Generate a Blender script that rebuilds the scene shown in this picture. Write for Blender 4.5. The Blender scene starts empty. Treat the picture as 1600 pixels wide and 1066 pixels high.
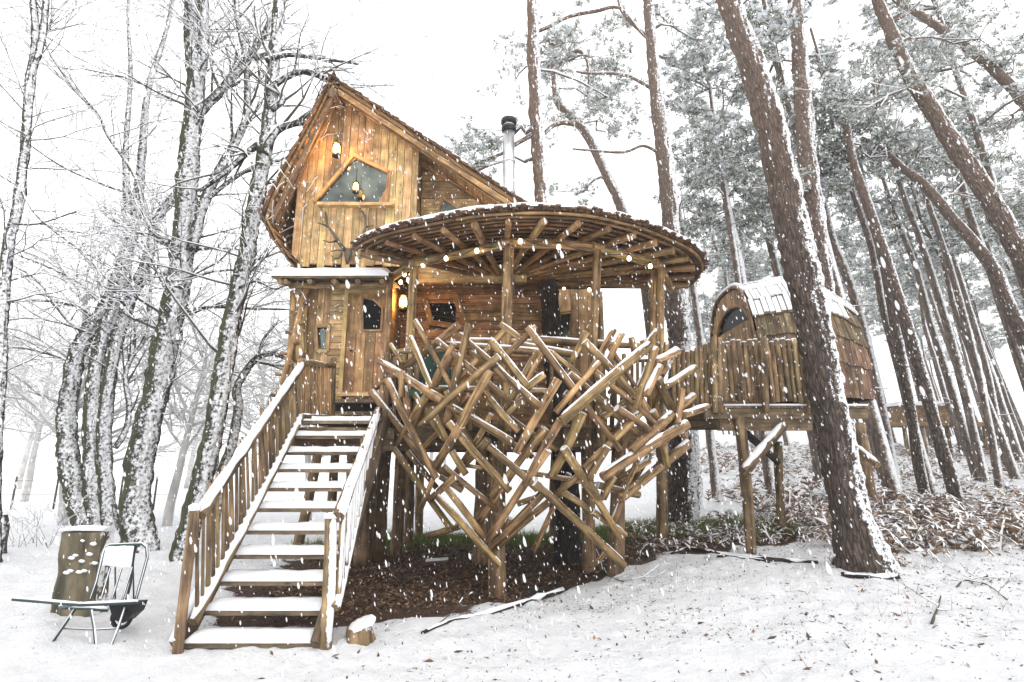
import bpy, math, random
import numpy as np
from mathutils import Vector, Matrix, noise as mnoise

random.seed(7)
RNG = np.random.default_rng(7)
scene = bpy.context.scene
COL = scene.collection

# ------------------------------------------------------------------ camera
F = 844.0
PITCH = math.radians(12.2)
SP, CP = math.sin(PITCH), math.cos(PITCH)
CAM_H = 1.6
cam_data = bpy.data.cameras.new("camera")
cam_data.sensor_width = 36.0
cam_data.lens = F / 1600 * 36.0
cam_data.clip_start = 0.05
cam_data.clip_end = 600
cam = bpy.data.objects.new("camera", cam_data)
COL.objects.link(cam)
cam.location = (0, 0, CAM_H)
cam.rotation_euler = (math.radians(90) + PITCH, 0, 0)
scene.camera = cam

# ------------------------------------------------------------------ light
SUN_EL, SUN_AZ = math.radians(48), math.radians(150)
world = bpy.data.worlds.new("World")
scene.world = world
world.use_nodes = True
wn = world.node_tree.nodes
wl = world.node_tree.links
wn.clear()
sky = wn.new("ShaderNodeTexSky")
sky.sky_type = 'NISHITA'
sky.sun_disc = False
sky.sun_elevation = SUN_EL
sky.sun_rotation = SUN_AZ
sky.air_density = 1.0
sky.dust_density = 6.0
mixw = wn.new("ShaderNodeMix")
mixw.data_type = 'RGBA'
mixw.inputs[0].default_value = 0.88
mixw.inputs[7].default_value = (16.0, 15.9, 15.8, 1)
bgw = wn.new("ShaderNodeBackground")
bgw.inputs[1].default_value = 0.10
wo = wn.new("ShaderNodeOutputWorld")
wl.new(sky.outputs[0], mixw.inputs[6])
wl.new(mixw.outputs[2], bgw.inputs[0])
wl.new(bgw.outputs[0], wo.inputs[0])
sun = bpy.data.lights.new("sun", 'SUN')
sun.energy = 0.6
sun.angle = math.radians(35)
sun.color = (1.0, 0.97, 0.92)
sun_o = bpy.data.objects.new("sun", sun)
COL.objects.link(sun_o)
sun_o.location = (0, -5, 20)
sdir = Vector((math.sin(SUN_AZ) * math.cos(SUN_EL), math.cos(SUN_AZ) * math.cos(SUN_EL), math.sin(SUN_EL)))
sun_o.rotation_euler = sdir.to_track_quat('Z', 'Y').to_euler()
scene.view_settings.view_transform = 'Standard'
scene.view_settings.look = 'None'
scene.view_settings.gamma = 1.0
scene.view_settings.use_curve_mapping = False
scene.view_settings.exposure = 0.38
scene.render.film_transparent = False
cy = scene.cycles
cy.max_bounces = 8
cy.diffuse_bounces = 4
cy.glossy_bounces = 3
cy.transparent_max_bounces = 12
cy.volume_bounces = 3
cy.sample_clamp_indirect = 6
cy.use_denoising = True

# ------------------------------------------------------------------ pixel helpers
def ray(px, py):
    u = (px - 800) / F
    v = (533 - py) / F
    return Vector((u, CP - v * SP, SP + v * CP))

def at(px, py, Y):
    d = ray(px, py)
    return Vector((d.x / d.y * Y, Y, CAM_H + d.z / d.y * Y))

def sstep(x, a, b):
    t = min(1, max(0, (x - a) / (b - a)))
    return t * t * (3 - 2 * t)

def ground_base(x, y):
    h = 0.25 * sstep(x, 0.3, 3.5)
    far = max(0.0, y - 8)
    h += 0.08 * min(far, 45) * sstep(x, 2.5, 7)
    h -= 0.012 * min(far, 60) * (1 - sstep(x, -3, 3))
    h += 0.10 * math.exp(-((x + 4.9) ** 2 + (y - 7.0) ** 2) / 1.5)
    return h

def ground(x, y):
    h = ground_base(x, y)
    h += 0.05 * mnoise.noise(Vector((x * 0.7, y * 0.7, 1.3)))
    h += 0.02 * mnoise.noise(Vector((x * 2.3, y * 2.3, 4.1)))
    return h

def gp(px, py, maxY=70):
    d = ray(px, py)
    Y = 2.5
    while Y < maxY:
        x = d.x / d.y * Y
        z = CAM_H + d.z / d.y * Y
        if z <= ground(x, Y):
            return Vector((x, Y, ground(x, Y)))
        Y += 0.03
    x = d.x / d.y * maxY
    return Vector((x, maxY, ground(x, maxY)))

# ------------------------------------------------------------------ materials
def nmat(name):
    m = bpy.data.materials.new(name)
    m.use_nodes = True
    nt = m.node_tree
    return m, nt.nodes, nt.links, nt.nodes["Principled BSDF"]

def ramp(nodes, stops):
    r = nodes.new("ShaderNodeValToRGB")
    el = r.color_ramp.elements
    while len(el) < len(stops):
        el.new(0.5)
    for e, (p, c) in zip(el, stops):
        e.position = p
        e.color = (*c, 1) if len(c) == 3 else c
    return r

def snow_mask(nodes, links, direction, lo, hi, scale, nstr=0.5, detail=4, rough=0.65):
    geo = nodes.new("ShaderNodeNewGeometry")
    dot = nodes.new("ShaderNodeVectorMath"); dot.operation = 'DOT_PRODUCT'
    dot.inputs[1].default_value = Vector(direction).normalized()
    links.new(geo.outputs["Normal"], dot.inputs[0])
    nz = nodes.new("ShaderNodeTexNoise")
    nz.inputs["Scale"].default_value = scale
    nz.inputs["Detail"].default_value = detail
    nz.inputs["Roughness"].default_value = rough
    links.new(geo.outputs["Position"], nz.inputs["Vector"])
    ma = nodes.new("ShaderNodeMath"); ma.operation = 'MULTIPLY_ADD'
    links.new(nz.outputs[0], ma.inputs[0])
    ma.inputs[1].default_value = nstr
    links.new(dot.outputs["Value"], ma.inputs[2])
    mr = nodes.new("ShaderNodeMapRange")
    mr.inputs[1].default_value = lo
    mr.inputs[2].default_value = hi
    links.new(ma.outputs[0], mr.inputs[0])
    return mr.outputs[0]

SNOWC = (0.80, 0.82, 0.85)

def wood(name, dark, light, snow=None, rough=0.75, grain=(38, 2.2), bump=0.35, blot=None):
    m, n, l, b = nmat(name)
    uv = n.new("ShaderNodeUVMap"); uv.uv_map = "UVMap"
    mp = n.new("ShaderNodeMapping")
    mp.inputs["Scale"].default_value = (grain[0], grain[1], 1)
    info = n.new("ShaderNodeObjectInfo")
    add = n.new("ShaderNodeVectorMath"); add.operation = 'MULTIPLY_ADD'
    comb = n.new("ShaderNodeCombineXYZ")
    l.new(info.outputs["Random"], comb.inputs[0]); l.new(info.outputs["Random"], comb.inputs[1])
    add.inputs[1].default_value = (37, 91, 0)
    l.new(comb.outputs[0], add.inputs[0]); l.new(uv.outputs[0], add.inputs[2])
    l.new(add.outputs[0], mp.inputs[0])
    nz = n.new("ShaderNodeTexNoise"); nz.inputs["Scale"].default_value = 1.0
    nz.inputs["Detail"].default_value = 5; nz.inputs["Roughness"].default_value = 0.6
    nz.inputs["Distortion"].default_value = 0.4
    l.new(mp.outputs[0], nz.inputs[0])
    mid = tuple((a + c) / 2 for a, c in zip(dark, light))
    r = ramp(n, [(0.36, dark), (0.49, mid), (0.62, light)])
    l.new(nz.outputs[0], r.inputs[0])
    # blotches and knots
    nz2 = n.new("ShaderNodeTexNoise"); nz2.inputs["Scale"].default_value = 5.0
    nz2.inputs["Detail"].default_value = 3
    l.new(add.outputs[0], nz2.inputs[0])
    hv = n.new("ShaderNodeHueSaturation")
    mr = n.new("ShaderNodeMapRange"); mr.inputs[1].default_value = 0.3; mr.inputs[2].default_value = 0.7
    mr.inputs[3].default_value = 0.5; mr.inputs[4].default_value = 1.25
    l.new(nz2.outputs[0], mr.inputs[0])
    mr2 = n.new("ShaderNodeMapRange"); mr2.inputs[3].default_value = 0.62; mr2.inputs[4].default_value = 1.25
    l.new(info.outputs["Random"], mr2.inputs[0])
    mu = n.new("ShaderNodeMath"); mu.operation = 'MULTIPLY'
    l.new(mr.outputs[0], mu.inputs[0]); l.new(mr2.outputs[0], mu.inputs[1])
    l.new(mu.outputs[0], hv.inputs["Value"])
    mr3 = n.new("ShaderNodeMapRange"); mr3.inputs[3].default_value = 0.488; mr3.inputs[4].default_value = 0.512
    fr = n.new("ShaderNodeMath"); fr.operation = 'FRACT'
    m7 = n.new("ShaderNodeMath"); m7.operation = 'MULTIPLY'; m7.inputs[1].default_value = 7.3
    l.new(info.outputs["Random"], m7.inputs[0]); l.new(m7.outputs[0], fr.inputs[0]); l.new(fr.outputs[0], mr3.inputs[0])
    l.new(mr3.outputs[0], hv.inputs["Hue"])
    l.new(r.outputs[0], hv.inputs["Color"])
    vor = n.new("ShaderNodeTexVoronoi"); vor.inputs["Scale"].default_value = 1.0
    mpk = n.new("ShaderNodeMapping"); mpk.inputs["Scale"].default_value = (9, 3.2, 1)
    l.new(add.outputs[0], mpk.inputs[0]); l.new(mpk.outputs[0], vor.inputs["Vector"])
    kr = n.new("ShaderNodeMapRange"); kr.inputs[1].default_value = 0.05; kr.inputs[2].default_value = 0.14
    kr.inputs[3].default_value = 0.35; kr.inputs[4].default_value = 1.0
    l.new(vor.outputs["Distance"], kr.inputs[0])
    mk = n.new("ShaderNodeMix"); mk.data_type = 'RGBA'; mk.blend_type = 'MULTIPLY'; mk.inputs[0].default_value = 1.0
    l.new(hv.outputs[0], mk.inputs[6])
    cmb = n.new("ShaderNodeCombineColor")
    for i in range(3): l.new(kr.outputs[0], cmb.inputs[i])
    l.new(cmb.outputs[0], mk.inputs[7])
    col = mk.outputs[2]
    bp = n.new("ShaderNodeBump"); bp.inputs["Strength"].default_value = bump; bp.inputs["Distance"].default_value = 0.01
    l.new(nz.outputs[0], bp.inputs["Height"])
    l.new(bp.outputs[0], b.inputs["Normal"])
    b.inputs["Roughness"].default_value = rough
    if snow:
        msk = snow_mask(n, l, *snow)
        mx = n.new("ShaderNodeMix"); mx.data_type = 'RGBA'
        l.new(msk, mx.inputs[0]); l.new(col, mx.inputs[6]); mx.inputs[7].default_value = (*SNOWC, 1)
        col = mx.outputs[2]
    l.new(col, b.inputs["Base Color"])
    return m

def bark(name, dark, light, moss=None, snow=None, top=None, vs=(9, 2.0), topz=(3, 8), bump=0.9, snow_above=None):
    m, n, l, b = nmat(name)
    uv = n.new("ShaderNodeUVMap"); uv.uv_map = "UVMap"
    mp = n.new("ShaderNodeMapping"); mp.inputs["Scale"].default_value = (vs[0], vs[1], 1)
    l.new(uv.outputs[0], mp.inputs[0])
    nd = n.new("ShaderNodeTexNoise"); nd.inputs["Scale"].default_value = 1.2; nd.inputs["Detail"].default_value = 4
    l.new(mp.outputs[0], nd.inputs[0])
    mxv = n.new("ShaderNodeMix"); mxv.data_type = 'VECTOR'; mxv.inputs[0].default_value = 0.35
    l.new(mp.outputs[0], mxv.inputs[4]); l.new(nd.outputs["Color"], mxv.inputs[5])
    vo = n.new("ShaderNodeTexVoronoi"); vo.feature = 'DISTANCE_TO_EDGE'; vo.inputs["Scale"].default_value = 1.6
    l.new(mxv.outputs[1], vo.inputs["Vector"])
    nz = n.new("ShaderNodeTexNoise"); nz.inputs["Scale"].default_value = 4; nz.inputs["Detail"].default_value = 6
    l.new(mp.outputs[0], nz.inputs[0])
    mm = n.new("ShaderNodeMath"); mm.operation = 'MULTIPLY'
    l.new(vo.outputs["Distance"], mm.inputs[0]); l.new(nz.outputs[0], mm.inputs[1])
    r = ramp(n, [(0.0, dark), (0.10, tuple((a + c) / 2 for a, c in zip(dark, light))), (0.35, light)])
    l.new(mm.outputs[0], r.inputs[0])
    nb_ = n.new("ShaderNodeTexNoise"); nb_.inputs["Scale"].default_value = 2.2; nb_.inputs["Detail"].default_value = 7; nb_.inputs["Roughness"].default_value = .7
    l.new(mp.outputs[0], nb_.inputs[0])
    rb_ = ramp(n, [(.34, (.35, .34, .34)), (.5, (.85, .85, .85)), (.68, (1.5, 1.5, 1.5))])
    l.new(nb_.outputs[0], rb_.inputs[0])
    mb_ = n.new("ShaderNodeMix"); mb_.data_type = 'RGBA'; mb_.blend_type = 'MULTIPLY'; mb_.inputs[0].default_value = 1
    l.new(rb_.outputs[0], mb_.inputs[7])
    col = r.outputs[0]
    geo = n.new("ShaderNodeNewGeometry")
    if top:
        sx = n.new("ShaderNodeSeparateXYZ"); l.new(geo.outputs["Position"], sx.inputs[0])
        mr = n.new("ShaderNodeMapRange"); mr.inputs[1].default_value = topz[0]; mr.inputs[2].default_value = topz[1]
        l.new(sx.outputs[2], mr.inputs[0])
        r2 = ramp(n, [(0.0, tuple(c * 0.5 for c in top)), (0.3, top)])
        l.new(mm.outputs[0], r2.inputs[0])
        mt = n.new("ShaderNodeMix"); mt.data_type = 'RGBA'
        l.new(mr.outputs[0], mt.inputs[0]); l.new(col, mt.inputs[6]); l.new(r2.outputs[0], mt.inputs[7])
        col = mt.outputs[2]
    l.new(col, mb_.inputs[6]); col = mb_.outputs[2]
    if moss:
        msk = snow_mask(n, l, (-0.8, -0.5, 0.1), 1.05, 1.7, 5.0, 1.4)
        mx = n.new("ShaderNodeMix"); mx.data_type = 'RGBA'
        l.new(msk, mx.inputs[0]); l.new(col, mx.inputs[6]); mx.inputs[7].default_value = (*moss, 1)
        col = mx.outputs[2]
    if snow:
        msk = snow_mask(n, l, *snow)
        mx = n.new("ShaderNodeMix"); mx.data_type = 'RGBA'
        if snow_above is not None:
            sz_ = n.new("ShaderNodeSeparateXYZ"); l.new(geo.outputs["Position"], sz_.inputs[0])
            ma_ = n.new("ShaderNodeMapRange"); ma_.inputs[1].default_value = snow_above; ma_.inputs[2].default_value = snow_above + .1
            l.new(sz_.outputs[2], ma_.inputs[0])
            mu_ = n.new("ShaderNodeMath"); mu_.operation = 'MULTIPLY'; l.new(ma_.outputs[0], mu_.inputs[0]); l.new(msk, mu_.inputs[1]); msk = mu_.outputs[0]
        # snow catches on the ridges between the cracks first
        l.new(msk, mx.inputs[0]); l.new(col, mx.inputs[6]); mx.inputs[7].default_value = (*SNOWC, 1)
        col = mx.outputs[2]
    bp = n.new("ShaderNodeBump"); bp.inputs["Strength"].default_value = bump; bp.inputs["Distance"].default_value = 0.03
    l.new(mm.outputs[0], bp.inputs["Height"]); l.new(bp.outputs[0], b.inputs["Normal"])
    b.inputs["Roughness"].default_value = 0.9
    l.new(col, b.inputs["Base Color"])
    return m

def plain(name, c, rough=0.6, metal=0.0, emit=None, es=0, var=0.0, spec=None):
    m, n, l, b = nmat(name)
    b.inputs["Base Color"].default_value = (*c, 1)
    b.inputs["Roughness"].default_value = rough
    b.inputs["Metallic"].default_value = metal
    if spec is not None: b.inputs["Specular IOR Level"].default_value = spec
    if emit:
        b.inputs["Emission Color"].default_value = (*emit, 1)
        b.inputs["Emission Strength"].default_value = es
    if var:
        g = n.new("ShaderNodeNewGeometry")
        nz = n.new("ShaderNodeTexNoise"); nz.inputs["Scale"].default_value = 3.0; nz.inputs["Detail"].default_value = 5
        l.new(g.outputs["Position"], nz.inputs[0])
        r = ramp(n, [(0.3, tuple(x * (1 - var) for x in c)), (0.7, tuple(min(1, x * (1 + var)) for x in c))])
        l.new(nz.outputs[0], r.inputs[0]); l.new(r.outputs[0], b.inputs["Base Color"])
    return m

def rand_island(name, stops, rough=0.8, trans=0.0):
    m, n, l, b = nmat(name)
    g = n.new("ShaderNodeNewGeometry")
    r = ramp(n, stops)
    l.new(g.outputs["Random Per Island"], r.inputs[0]); l.new(r.outputs[0], b.inputs["Base Color"])
    b.inputs["Roughness"].default_value = rough
    return m

HAZE = 0.0014
M = {}
M['log'] = wood("peeled_log_wood", (.10, .058, .024), (.47, .30, .135), snow=((0.25, -0.1, 1), 1.13, 1.2, 26, 0.7, 6, .7), grain=(20, 1.8), bump=.6)
M['post'] = wood("weathered_post_wood", (.085, .055, .028), (.31, .21, .11), snow=((0.5, -0.3, 1), 1.16, 1.26, 18, 0.5), grain=(14, 1.5), bump=0.5)
M['post_snowy'] = wood("snow_speckled_post_wood", (.12, .08, .04), (.36, .25, .13), snow=((0.9, -0.7, 0.3), 1.02, 1.08, 15, 0.62), grain=(14, 1.5), bump=0.5)
M['board'] = wood("golden_board_wood", (.38, .235, .10), (.62, .42, .20), grain=(30, 1.7), bump=0.25, rough=0.65)
M['siding'] = wood("log_siding_wood", (.17, .09, .036), (.44, .265, .12), grain=(30, 1.7), bump=0.25, rough=0.7)
M['door'] = wood("door_wood", (.30, .15, .055), (.50, .29, .13), grain=(26, 1.4), bump=0.2, rough=0.6)
M['trim'] = wood("orange_trim_wood", (.36, .18, .055), (.62, .36, .13), grain=(26, 1.4), bump=0.2, rough=0.6)
M['shingle'] = wood("cedar_shingle_wood", (.075, .045, .028), (.24, .145, .09), grain=(40, 3), bump=0.6, rough=0.85)
M['shingle_mossy'] = wood("mossy_shingle_wood", (.075, .055, .03), (.22, .16, .085), grain=(40, 3), bump=0.6, rough=0.85, snow=((0, 0, 1), 1.0, 1.1, 20, 0.5))
M['beam'] = wood("grey_brown_beam_wood", (.11, .075, .045), (.27, .19, .115), grain=(30, 1.6), bump=0.4, rough=0.85, snow=((0, 0, 1), 1.15, 1.2, 12, 0.4))
M['tread'] = wood("stair_tread_wood", (.10, .075, .05), (.26, .19, .12), grain=(30, 1.6), bump=0.4, rough=0.85)
M['lath'] = wood("lath_wood", (.14, .07, .03), (.34, .19, .09), grain=(30, 1.6))
M['bark_dark'] = bark("wet_dark_bark", (.012, .010, .009), (.06, .048, .04), vs=(14, 2.5))
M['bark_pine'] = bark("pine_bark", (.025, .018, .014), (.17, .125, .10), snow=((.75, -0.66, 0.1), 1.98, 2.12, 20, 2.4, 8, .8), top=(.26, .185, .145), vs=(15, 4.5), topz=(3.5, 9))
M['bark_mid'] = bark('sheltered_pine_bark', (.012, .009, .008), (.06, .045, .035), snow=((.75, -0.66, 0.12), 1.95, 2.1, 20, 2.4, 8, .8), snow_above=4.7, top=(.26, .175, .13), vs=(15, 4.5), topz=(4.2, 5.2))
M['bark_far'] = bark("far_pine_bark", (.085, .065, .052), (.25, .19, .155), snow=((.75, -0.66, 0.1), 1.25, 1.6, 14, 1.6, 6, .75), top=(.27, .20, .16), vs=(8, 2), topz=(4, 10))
M['bark_oak'] = bark("mossy_broadleaf_bark", (.012, .011, .008), (.075, .066, .05), moss=(.05, .055, .022), snow=((.75, -0.66, 0.1), 1.92, 2.30, 17, 2.5, 8, .72), vs=(9, 3))
M['twig'] = plain("dark_twig_bark", (.07, .058, .045), 0.9, var=0.3)
M['bark_hazed'] = plain('haze_paled_bark', (.45, .44, .43), .9, var=.25)  # bark lightened so the colour itself carries the haze on distant trees
M['snow'] = plain("snow_cover", SNOWC, 0.75, var=0.02, spec=0.2)
M['glass_sky'] = plain('painted_reflection_glass', (.10, .12, .11), 0.1, .6, var=.7)  # mottled colour paints in the reflection of snowy trees
M['glass'] = plain("dark_window_glass", (.008, .009, .010), 0.3, spec=0.06)
M['iron'] = plain("black_iron", (.025, .025, .027), 0.5, 0.6)
M['steel'] = plain("brushed_flue_steel", (.62, .63, .64), 0.32, 0.9, var=0.12)
M['green_metal'] = plain("dark_green_painted_metal", (.03, .055, .055), 0.45, var=0.3)
M['green_cloth'] = plain("dark_green_cloth", (.022, .06, .045), 0.85, var=0.3)
M['bone'] = plain("grey_antler", (.09, .075, .06), 0.7, var=0.35)
M['bulb'] = plain("glowing_bulb", (1, .9, .7), 0.4, emit=(1.0, .72, .36), es=9)
M['lamp'] = plain("glowing_lantern_glass", (1, .8, .5), 0.4, emit=(1.0, .50, .13), es=4.5)
M['dark'] = plain("dark_gap_shade", (.02, .015, .01), 0.9)  # near-black fill that paints shade into gaps
M['leaf'] = rand_island("fallen_leaf", [(0.0, (.045, .028, .018)), (0.4, (.11, .065, .038)), (0.75, (.19, .11, .065)), (1.0, (.32, .2, .12))])
M['speck'] = rand_island("dark_litter_flecks", [(0.0, (.03, .022, .016)), (0.6, (.09, .06, .04)), (1.0, (.17, .10, .06))])
M['oakleaf'] = rand_island("withered_leaf", [(0.0, (.09, .045, .022)), (0.6, (.17, .085, .04)), (1.0, (.30, .17, .08))])
M['fern'] = rand_island("dead_bracken", [(0.0, (.10, .06, .036)), (0.5, (.22, .13, .075)), (1.0, (.38, .26, .16))])
M['grass'] = rand_island("winter_grass", [(0.0, (.10, .15, .03)), (0.6, (.20, .27, .06)), (1.0, (.34, .36, .13))])
M['needle'] = rand_island("pine_needles", [(0.0, (.055, .065, .042)), (0.5, (.16, .18, .125)), (1.0, (.47, .49, .43))], 0.7)

# ------------------------------------------------------------------ mesh builder
class MB:
    def __init__(s):
        s.v = []; s.f = []; s.uv = []; s.sm = []; s.mi = []
    def face(s, idx, uvs, smooth=False, mi=0):
        s.f.append(idx); s.uv.extend(uvs); s.sm.append(smooth); s.mi.append(mi)
    def poly(s, pts, g, smooth=False, mi=0):
        """one polygon from world points; g = grain direction for the uv"""
        b = len(s.v)
        s.v.extend(pts)
        n = Vector((0, 0, 0))
        for i in range(len(pts)):
            a, c = pts[i], pts[(i + 1) % len(pts)]
            n += Vector(((a.y - c.y) * (a.z + c.z), (a.z - c.z) * (a.x + c.x), (a.x - c.x) * (a.y + c.y)))
        n = n.normalized() if n.length > 1e-12 else Vector((0, 0, 1))
        h = n.cross(g)
        if h.length < 1e-3: h = n.orthogonal()
        h.normalize()
        s.face(tuple(range(b, b + len(pts))), [(p.dot(h), p.dot(g)) for p in pts], smooth, mi)
    def prism(s, pts, d, g, mi=0, mi_cap=None):
        """polygon pts extruded by vector d"""
        q = [p + d for p in pts]
        s.poly(list(reversed(pts)), g, mi=mi)
        s.poly(q, g, mi=mi if mi_cap is None else mi_cap)
        for i in range(len(pts)):
            j = (i + 1) % len(pts)
            s.poly([pts[i], pts[j], q[j], q[i]], g, mi=mi)
    def box(s, c, a, b, d, g=None, mi=0):
        """box from centre and three half vectors"""
        if g is None: g = max((a, b, d), key=lambda v: v.length).normalized()
        P = [c + a * i + b * j - d for i, j in ((-1, -1), (1, -1), (1, 1), (-1, 1))]
        if a.cross(b).dot(d) < 0: P.reverse()
        s.prism(P, d * 2, g, mi)
    def tube(s, pts, rad, sides=10, wob=0.0, caps=True, cap_mi=0, mi=0, seed=0.0, flat=None, lobes=0, lob_rows=1):
        pts = [Vector(p) for p in pts]
        n = len(pts)
        base = len(s.v)
        t0 = (pts[1] - pts[0]).normalized()
        ref = Vector((0, 0, 1)) if abs(t0.z) < 0.9 else Vector((0, 1, 0))
        L = 0
        rings = []
        for i, p in enumerate(pts):
            if i == 0: t = pts[1] - pts[0]
            elif i == n - 1: t = pts[-1] - pts[-2]
            else: t = (pts[i + 1] - pts[i - 1])
            t.normalize()
            x = ref - t * ref.dot(t)
            if x.length < 1e-4: x = t.orthogonal()
            x.normalize(); y = t.cross(x); ref = x
            if i: L += (pts[i] - pts[i - 1]).length
            r = rad[i] if hasattr(rad, '__len__') else rad
            for k in range(sides):
                a = 2 * math.pi * k / sides
                rr = r
                if wob:
                    rr *= 1 + wob * mnoise.noise(Vector((math.cos(a) * 1.3 + seed, math.sin(a) * 1.3, L * 2.5 / max(0.3, 1) + seed * 3)))
                if sides >= 36:
                    q_ = Vector((math.cos(a) * 3.2 + seed, math.sin(a) * 3.2, L * 2.2 / max(.12, 1)))
                    rr += min(.035, r * .16) * (abs(mnoise.noise(q_ * 2.2)) * 2 + .6 * abs(mnoise.noise(Vector((q_.x * 3.6, q_.y * 3.6, L * 13)))) - .55)
                if lobes and i < 4 * lob_rows:
                    rr *= 1 + .26 * (1 - i / (4 * lob_rows)) ** 2 * math.cos(lobes * a + seed)
                fx, fy = flat if flat else (1, 1)
                s.v.append(p + x * (math.cos(a) * rr * fx) + y * (math.sin(a) * rr * fy))
            rings.append(L)
        r0 = rad[0] if hasattr(rad, '__len__') else rad
        for i in range(n - 1):
            for k in range(sides):
                k2 = (k + 1) % sides
                a = base + i * sides
                u0, u1 = k / sides * 6.283 * r0, (k + 1) / sides * 6.283 * r0
                s.face((a + k, a + k2, a + sides + k2, a + sides + k),
                       [(u0, rings[i]), (u1, rings[i]), (u1, rings[i + 1]), (u0, rings[i + 1])], True, mi)
        if caps:
            for end, order in ((0, -1), (n - 1, 1)):
                idx = list(range(base + end * sides, base + (end + 1) * sides))[::order]
                tt = (pts[-1] - pts[-2]) if end else (pts[0] - pts[1])
                up = tt.normalized().z > 0.18
                s.face(tuple(idx), [(s.v[q].x * 3, s.v[q].y * 0.2 + s.v[q].z * 0.2) for q in idx], False, cap_mi if up else mi)
    def mesh(s, name, mats, origin):
        me = bpy.data.meshes.new(name)
        o = origin
        me.from_pydata([(p.x - o.x, p.y - o.y, p.z - o.z) for p in s.v], [], s.f)
        uvl = me.uv_layers.new(name="UVMap")
        uvl.data.foreach_set("uv", [c for t in s.uv for c in t])
        me.polygons.foreach_set("use_smooth", s.sm)
        if len(mats) > 1: me.polygons.foreach_set("material_index", s.mi)
        for m in mats: me.materials.append(M[m])
        me.update()
        return me

ROOT = {}
def origin_of(o):
    return ROOT.get(o.name, Vector((0, 0, 0)))

def thing(name, loc, label, cat, group=None):
    o = bpy.data.objects.new(name, None)
    o.empty_display_size = 0.2
    o.location = loc
    COL.objects.link(o)
    ROOT[o.name] = Vector(loc)
    o["label"] = label; o["category"] = cat
    if group: o["group"] = group
    return o

def part(mb, name, mats, parent, label=None, kind=None):
    if isinstance(mats, str): mats = [mats]
    org = origin_of(parent)
    o = bpy.data.objects.new(name, mb.mesh(name, mats, org))
    COL.objects.link(o)
    o.parent = parent
    ROOT[o.name] = org
    if label: o["label"] = label
    if kind: o["kind"] = kind
    return o

def single(mb, name, mats, label, cat, loc=None, group=None, kind=None):
    if isinstance(mats, str): mats = [mats]
    loc = Vector(loc) if loc is not None else Vector((0, 0, 0))
    o = bpy.data.objects.new(name, mb.mesh(name, mats, loc))
    o.location = loc
    COL.objects.link(o)
    ROOT[o.name] = loc
    if label: o["label"] = label
    if cat: o["category"] = cat
    if group: o["group"] = group
    if kind: o["kind"] = kind
    return o

def np_mesh(name, verts, faces, mats, mi=None, smooth=False, origin=(0, 0, 0)):
    """verts (N,3), faces (M,k) with equal k"""
    me = bpy.data.meshes.new(name)
    verts = np.asarray(verts, dtype=np.float32) - np.asarray(origin, dtype=np.float32)
    faces = np.asarray(faces, dtype=np.int32)
    nf, k = faces.shape
    me.vertices.add(len(verts)); me.vertices.foreach_set("co", verts.ravel())
    me.loops.add(nf * k); me.loops.foreach_set("vertex_index", faces.ravel())
    me.polygons.add(nf)
    me.polygons.foreach_set("loop_start", np.arange(0, nf * k, k, dtype=np.int32))
    me.polygons.foreach_set("use_smooth", np.full(nf, smooth))
    for m in mats: me.materials.append(M[m])
    if mi is not None: me.polygons.foreach_set("material_index", np.asarray(mi, dtype=np.int32))
    me.update(calc_edges=True)
    return me

def np_obj(me, name, parent=None, loc=(0, 0, 0)):
    o = bpy.data.objects.new(name, me)
    COL.objects.link(o)
    if parent is not None:
        o.parent = parent; ROOT[o.name] = origin_of(parent)
    else:
        o.location = loc; ROOT[o.name] = Vector(loc)
    return o

def sprinkle_quads(P, size, tilt=0.5, aspect=0.6, rng=RNG):
    """small randomly turned quads at points P (N,3)"""
    P = np.asarray(P, dtype=np.float64)
    n = len(P)
    size = np.broadcast_to(size, (n,))[:, None]
    a = rng.uniform(0, 2 * math.pi, n)
    t = rng.normal(0, tilt, n); t2 = rng.normal(0, tilt, n)
    X = np.stack([np.cos(a), np.sin(a), t], 1); X /= np.linalg.norm(X, axis=1)[:, None]
    Y = np.stack([-np.sin(a), np.cos(a), t2], 1); Y /= np.linalg.norm(Y, axis=1)[:, None]
    X = X * size; Y = Y * size * aspect
    V = np.stack([P - X, P + Y * 0.8 - X * 0.1, P + X, P - Y], 1).reshape(-1, 3)
    Fc = np.arange(n * 4).reshape(n, 4)
    return V, Fc

def seg_prisms(segs, sides=3, lift=0.0, scale=1.0, add=0.0):
    """open tubes for (p0,p1,r0,r1) rows"""
    S = np.asarray(segs, dtype=np.float64)
    p0, p1, r0, r1 = S[:, 0:3], S[:, 3:6], S[:, 6:7] * scale + add, S[:, 7:8] * scale + add
    t = p1 - p0; t /= np.maximum(np.linalg.norm(t, axis=1), 1e-9)[:, None]
    up = np.tile(np.array([0.0, 0, 1.0]), (len(S), 1))
    vert = np.abs(t[:, 2]) > 0.95
    up[vert] = (0, 1, 0)
    x = np.cross(t, up); x /= np.linalg.norm(x, axis=1)[:, None]
    y = np.cross(x, t)
    V = []
    for p, r in ((p0, r0), (p1, r1)):
        for k in range(sides):
            a = 2 * math.pi * k / sides - math.pi / 2
            V.append(p + x * (math.cos(a) * r) + y * (math.sin(a) * r) + (y * (S[:, 6:7]) + np.array([0, 0, 1.0]) * 0) * lift)
    V = np.stack(V, 1)  # n, 2*sides, 3
    n = len(S)
    base = (np.arange(n) * 2 * sides)[:, None]
    Fc = []
    for k in range(sides):
        k2 = (k + 1) % sides
        Fc.append(base + np.array([[k, k2, sides + k2, sides + k]]))
    Fc = np.stack(Fc, 1).reshape(-1, 4)
    return V.reshape(-1, 3), Fc

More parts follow.
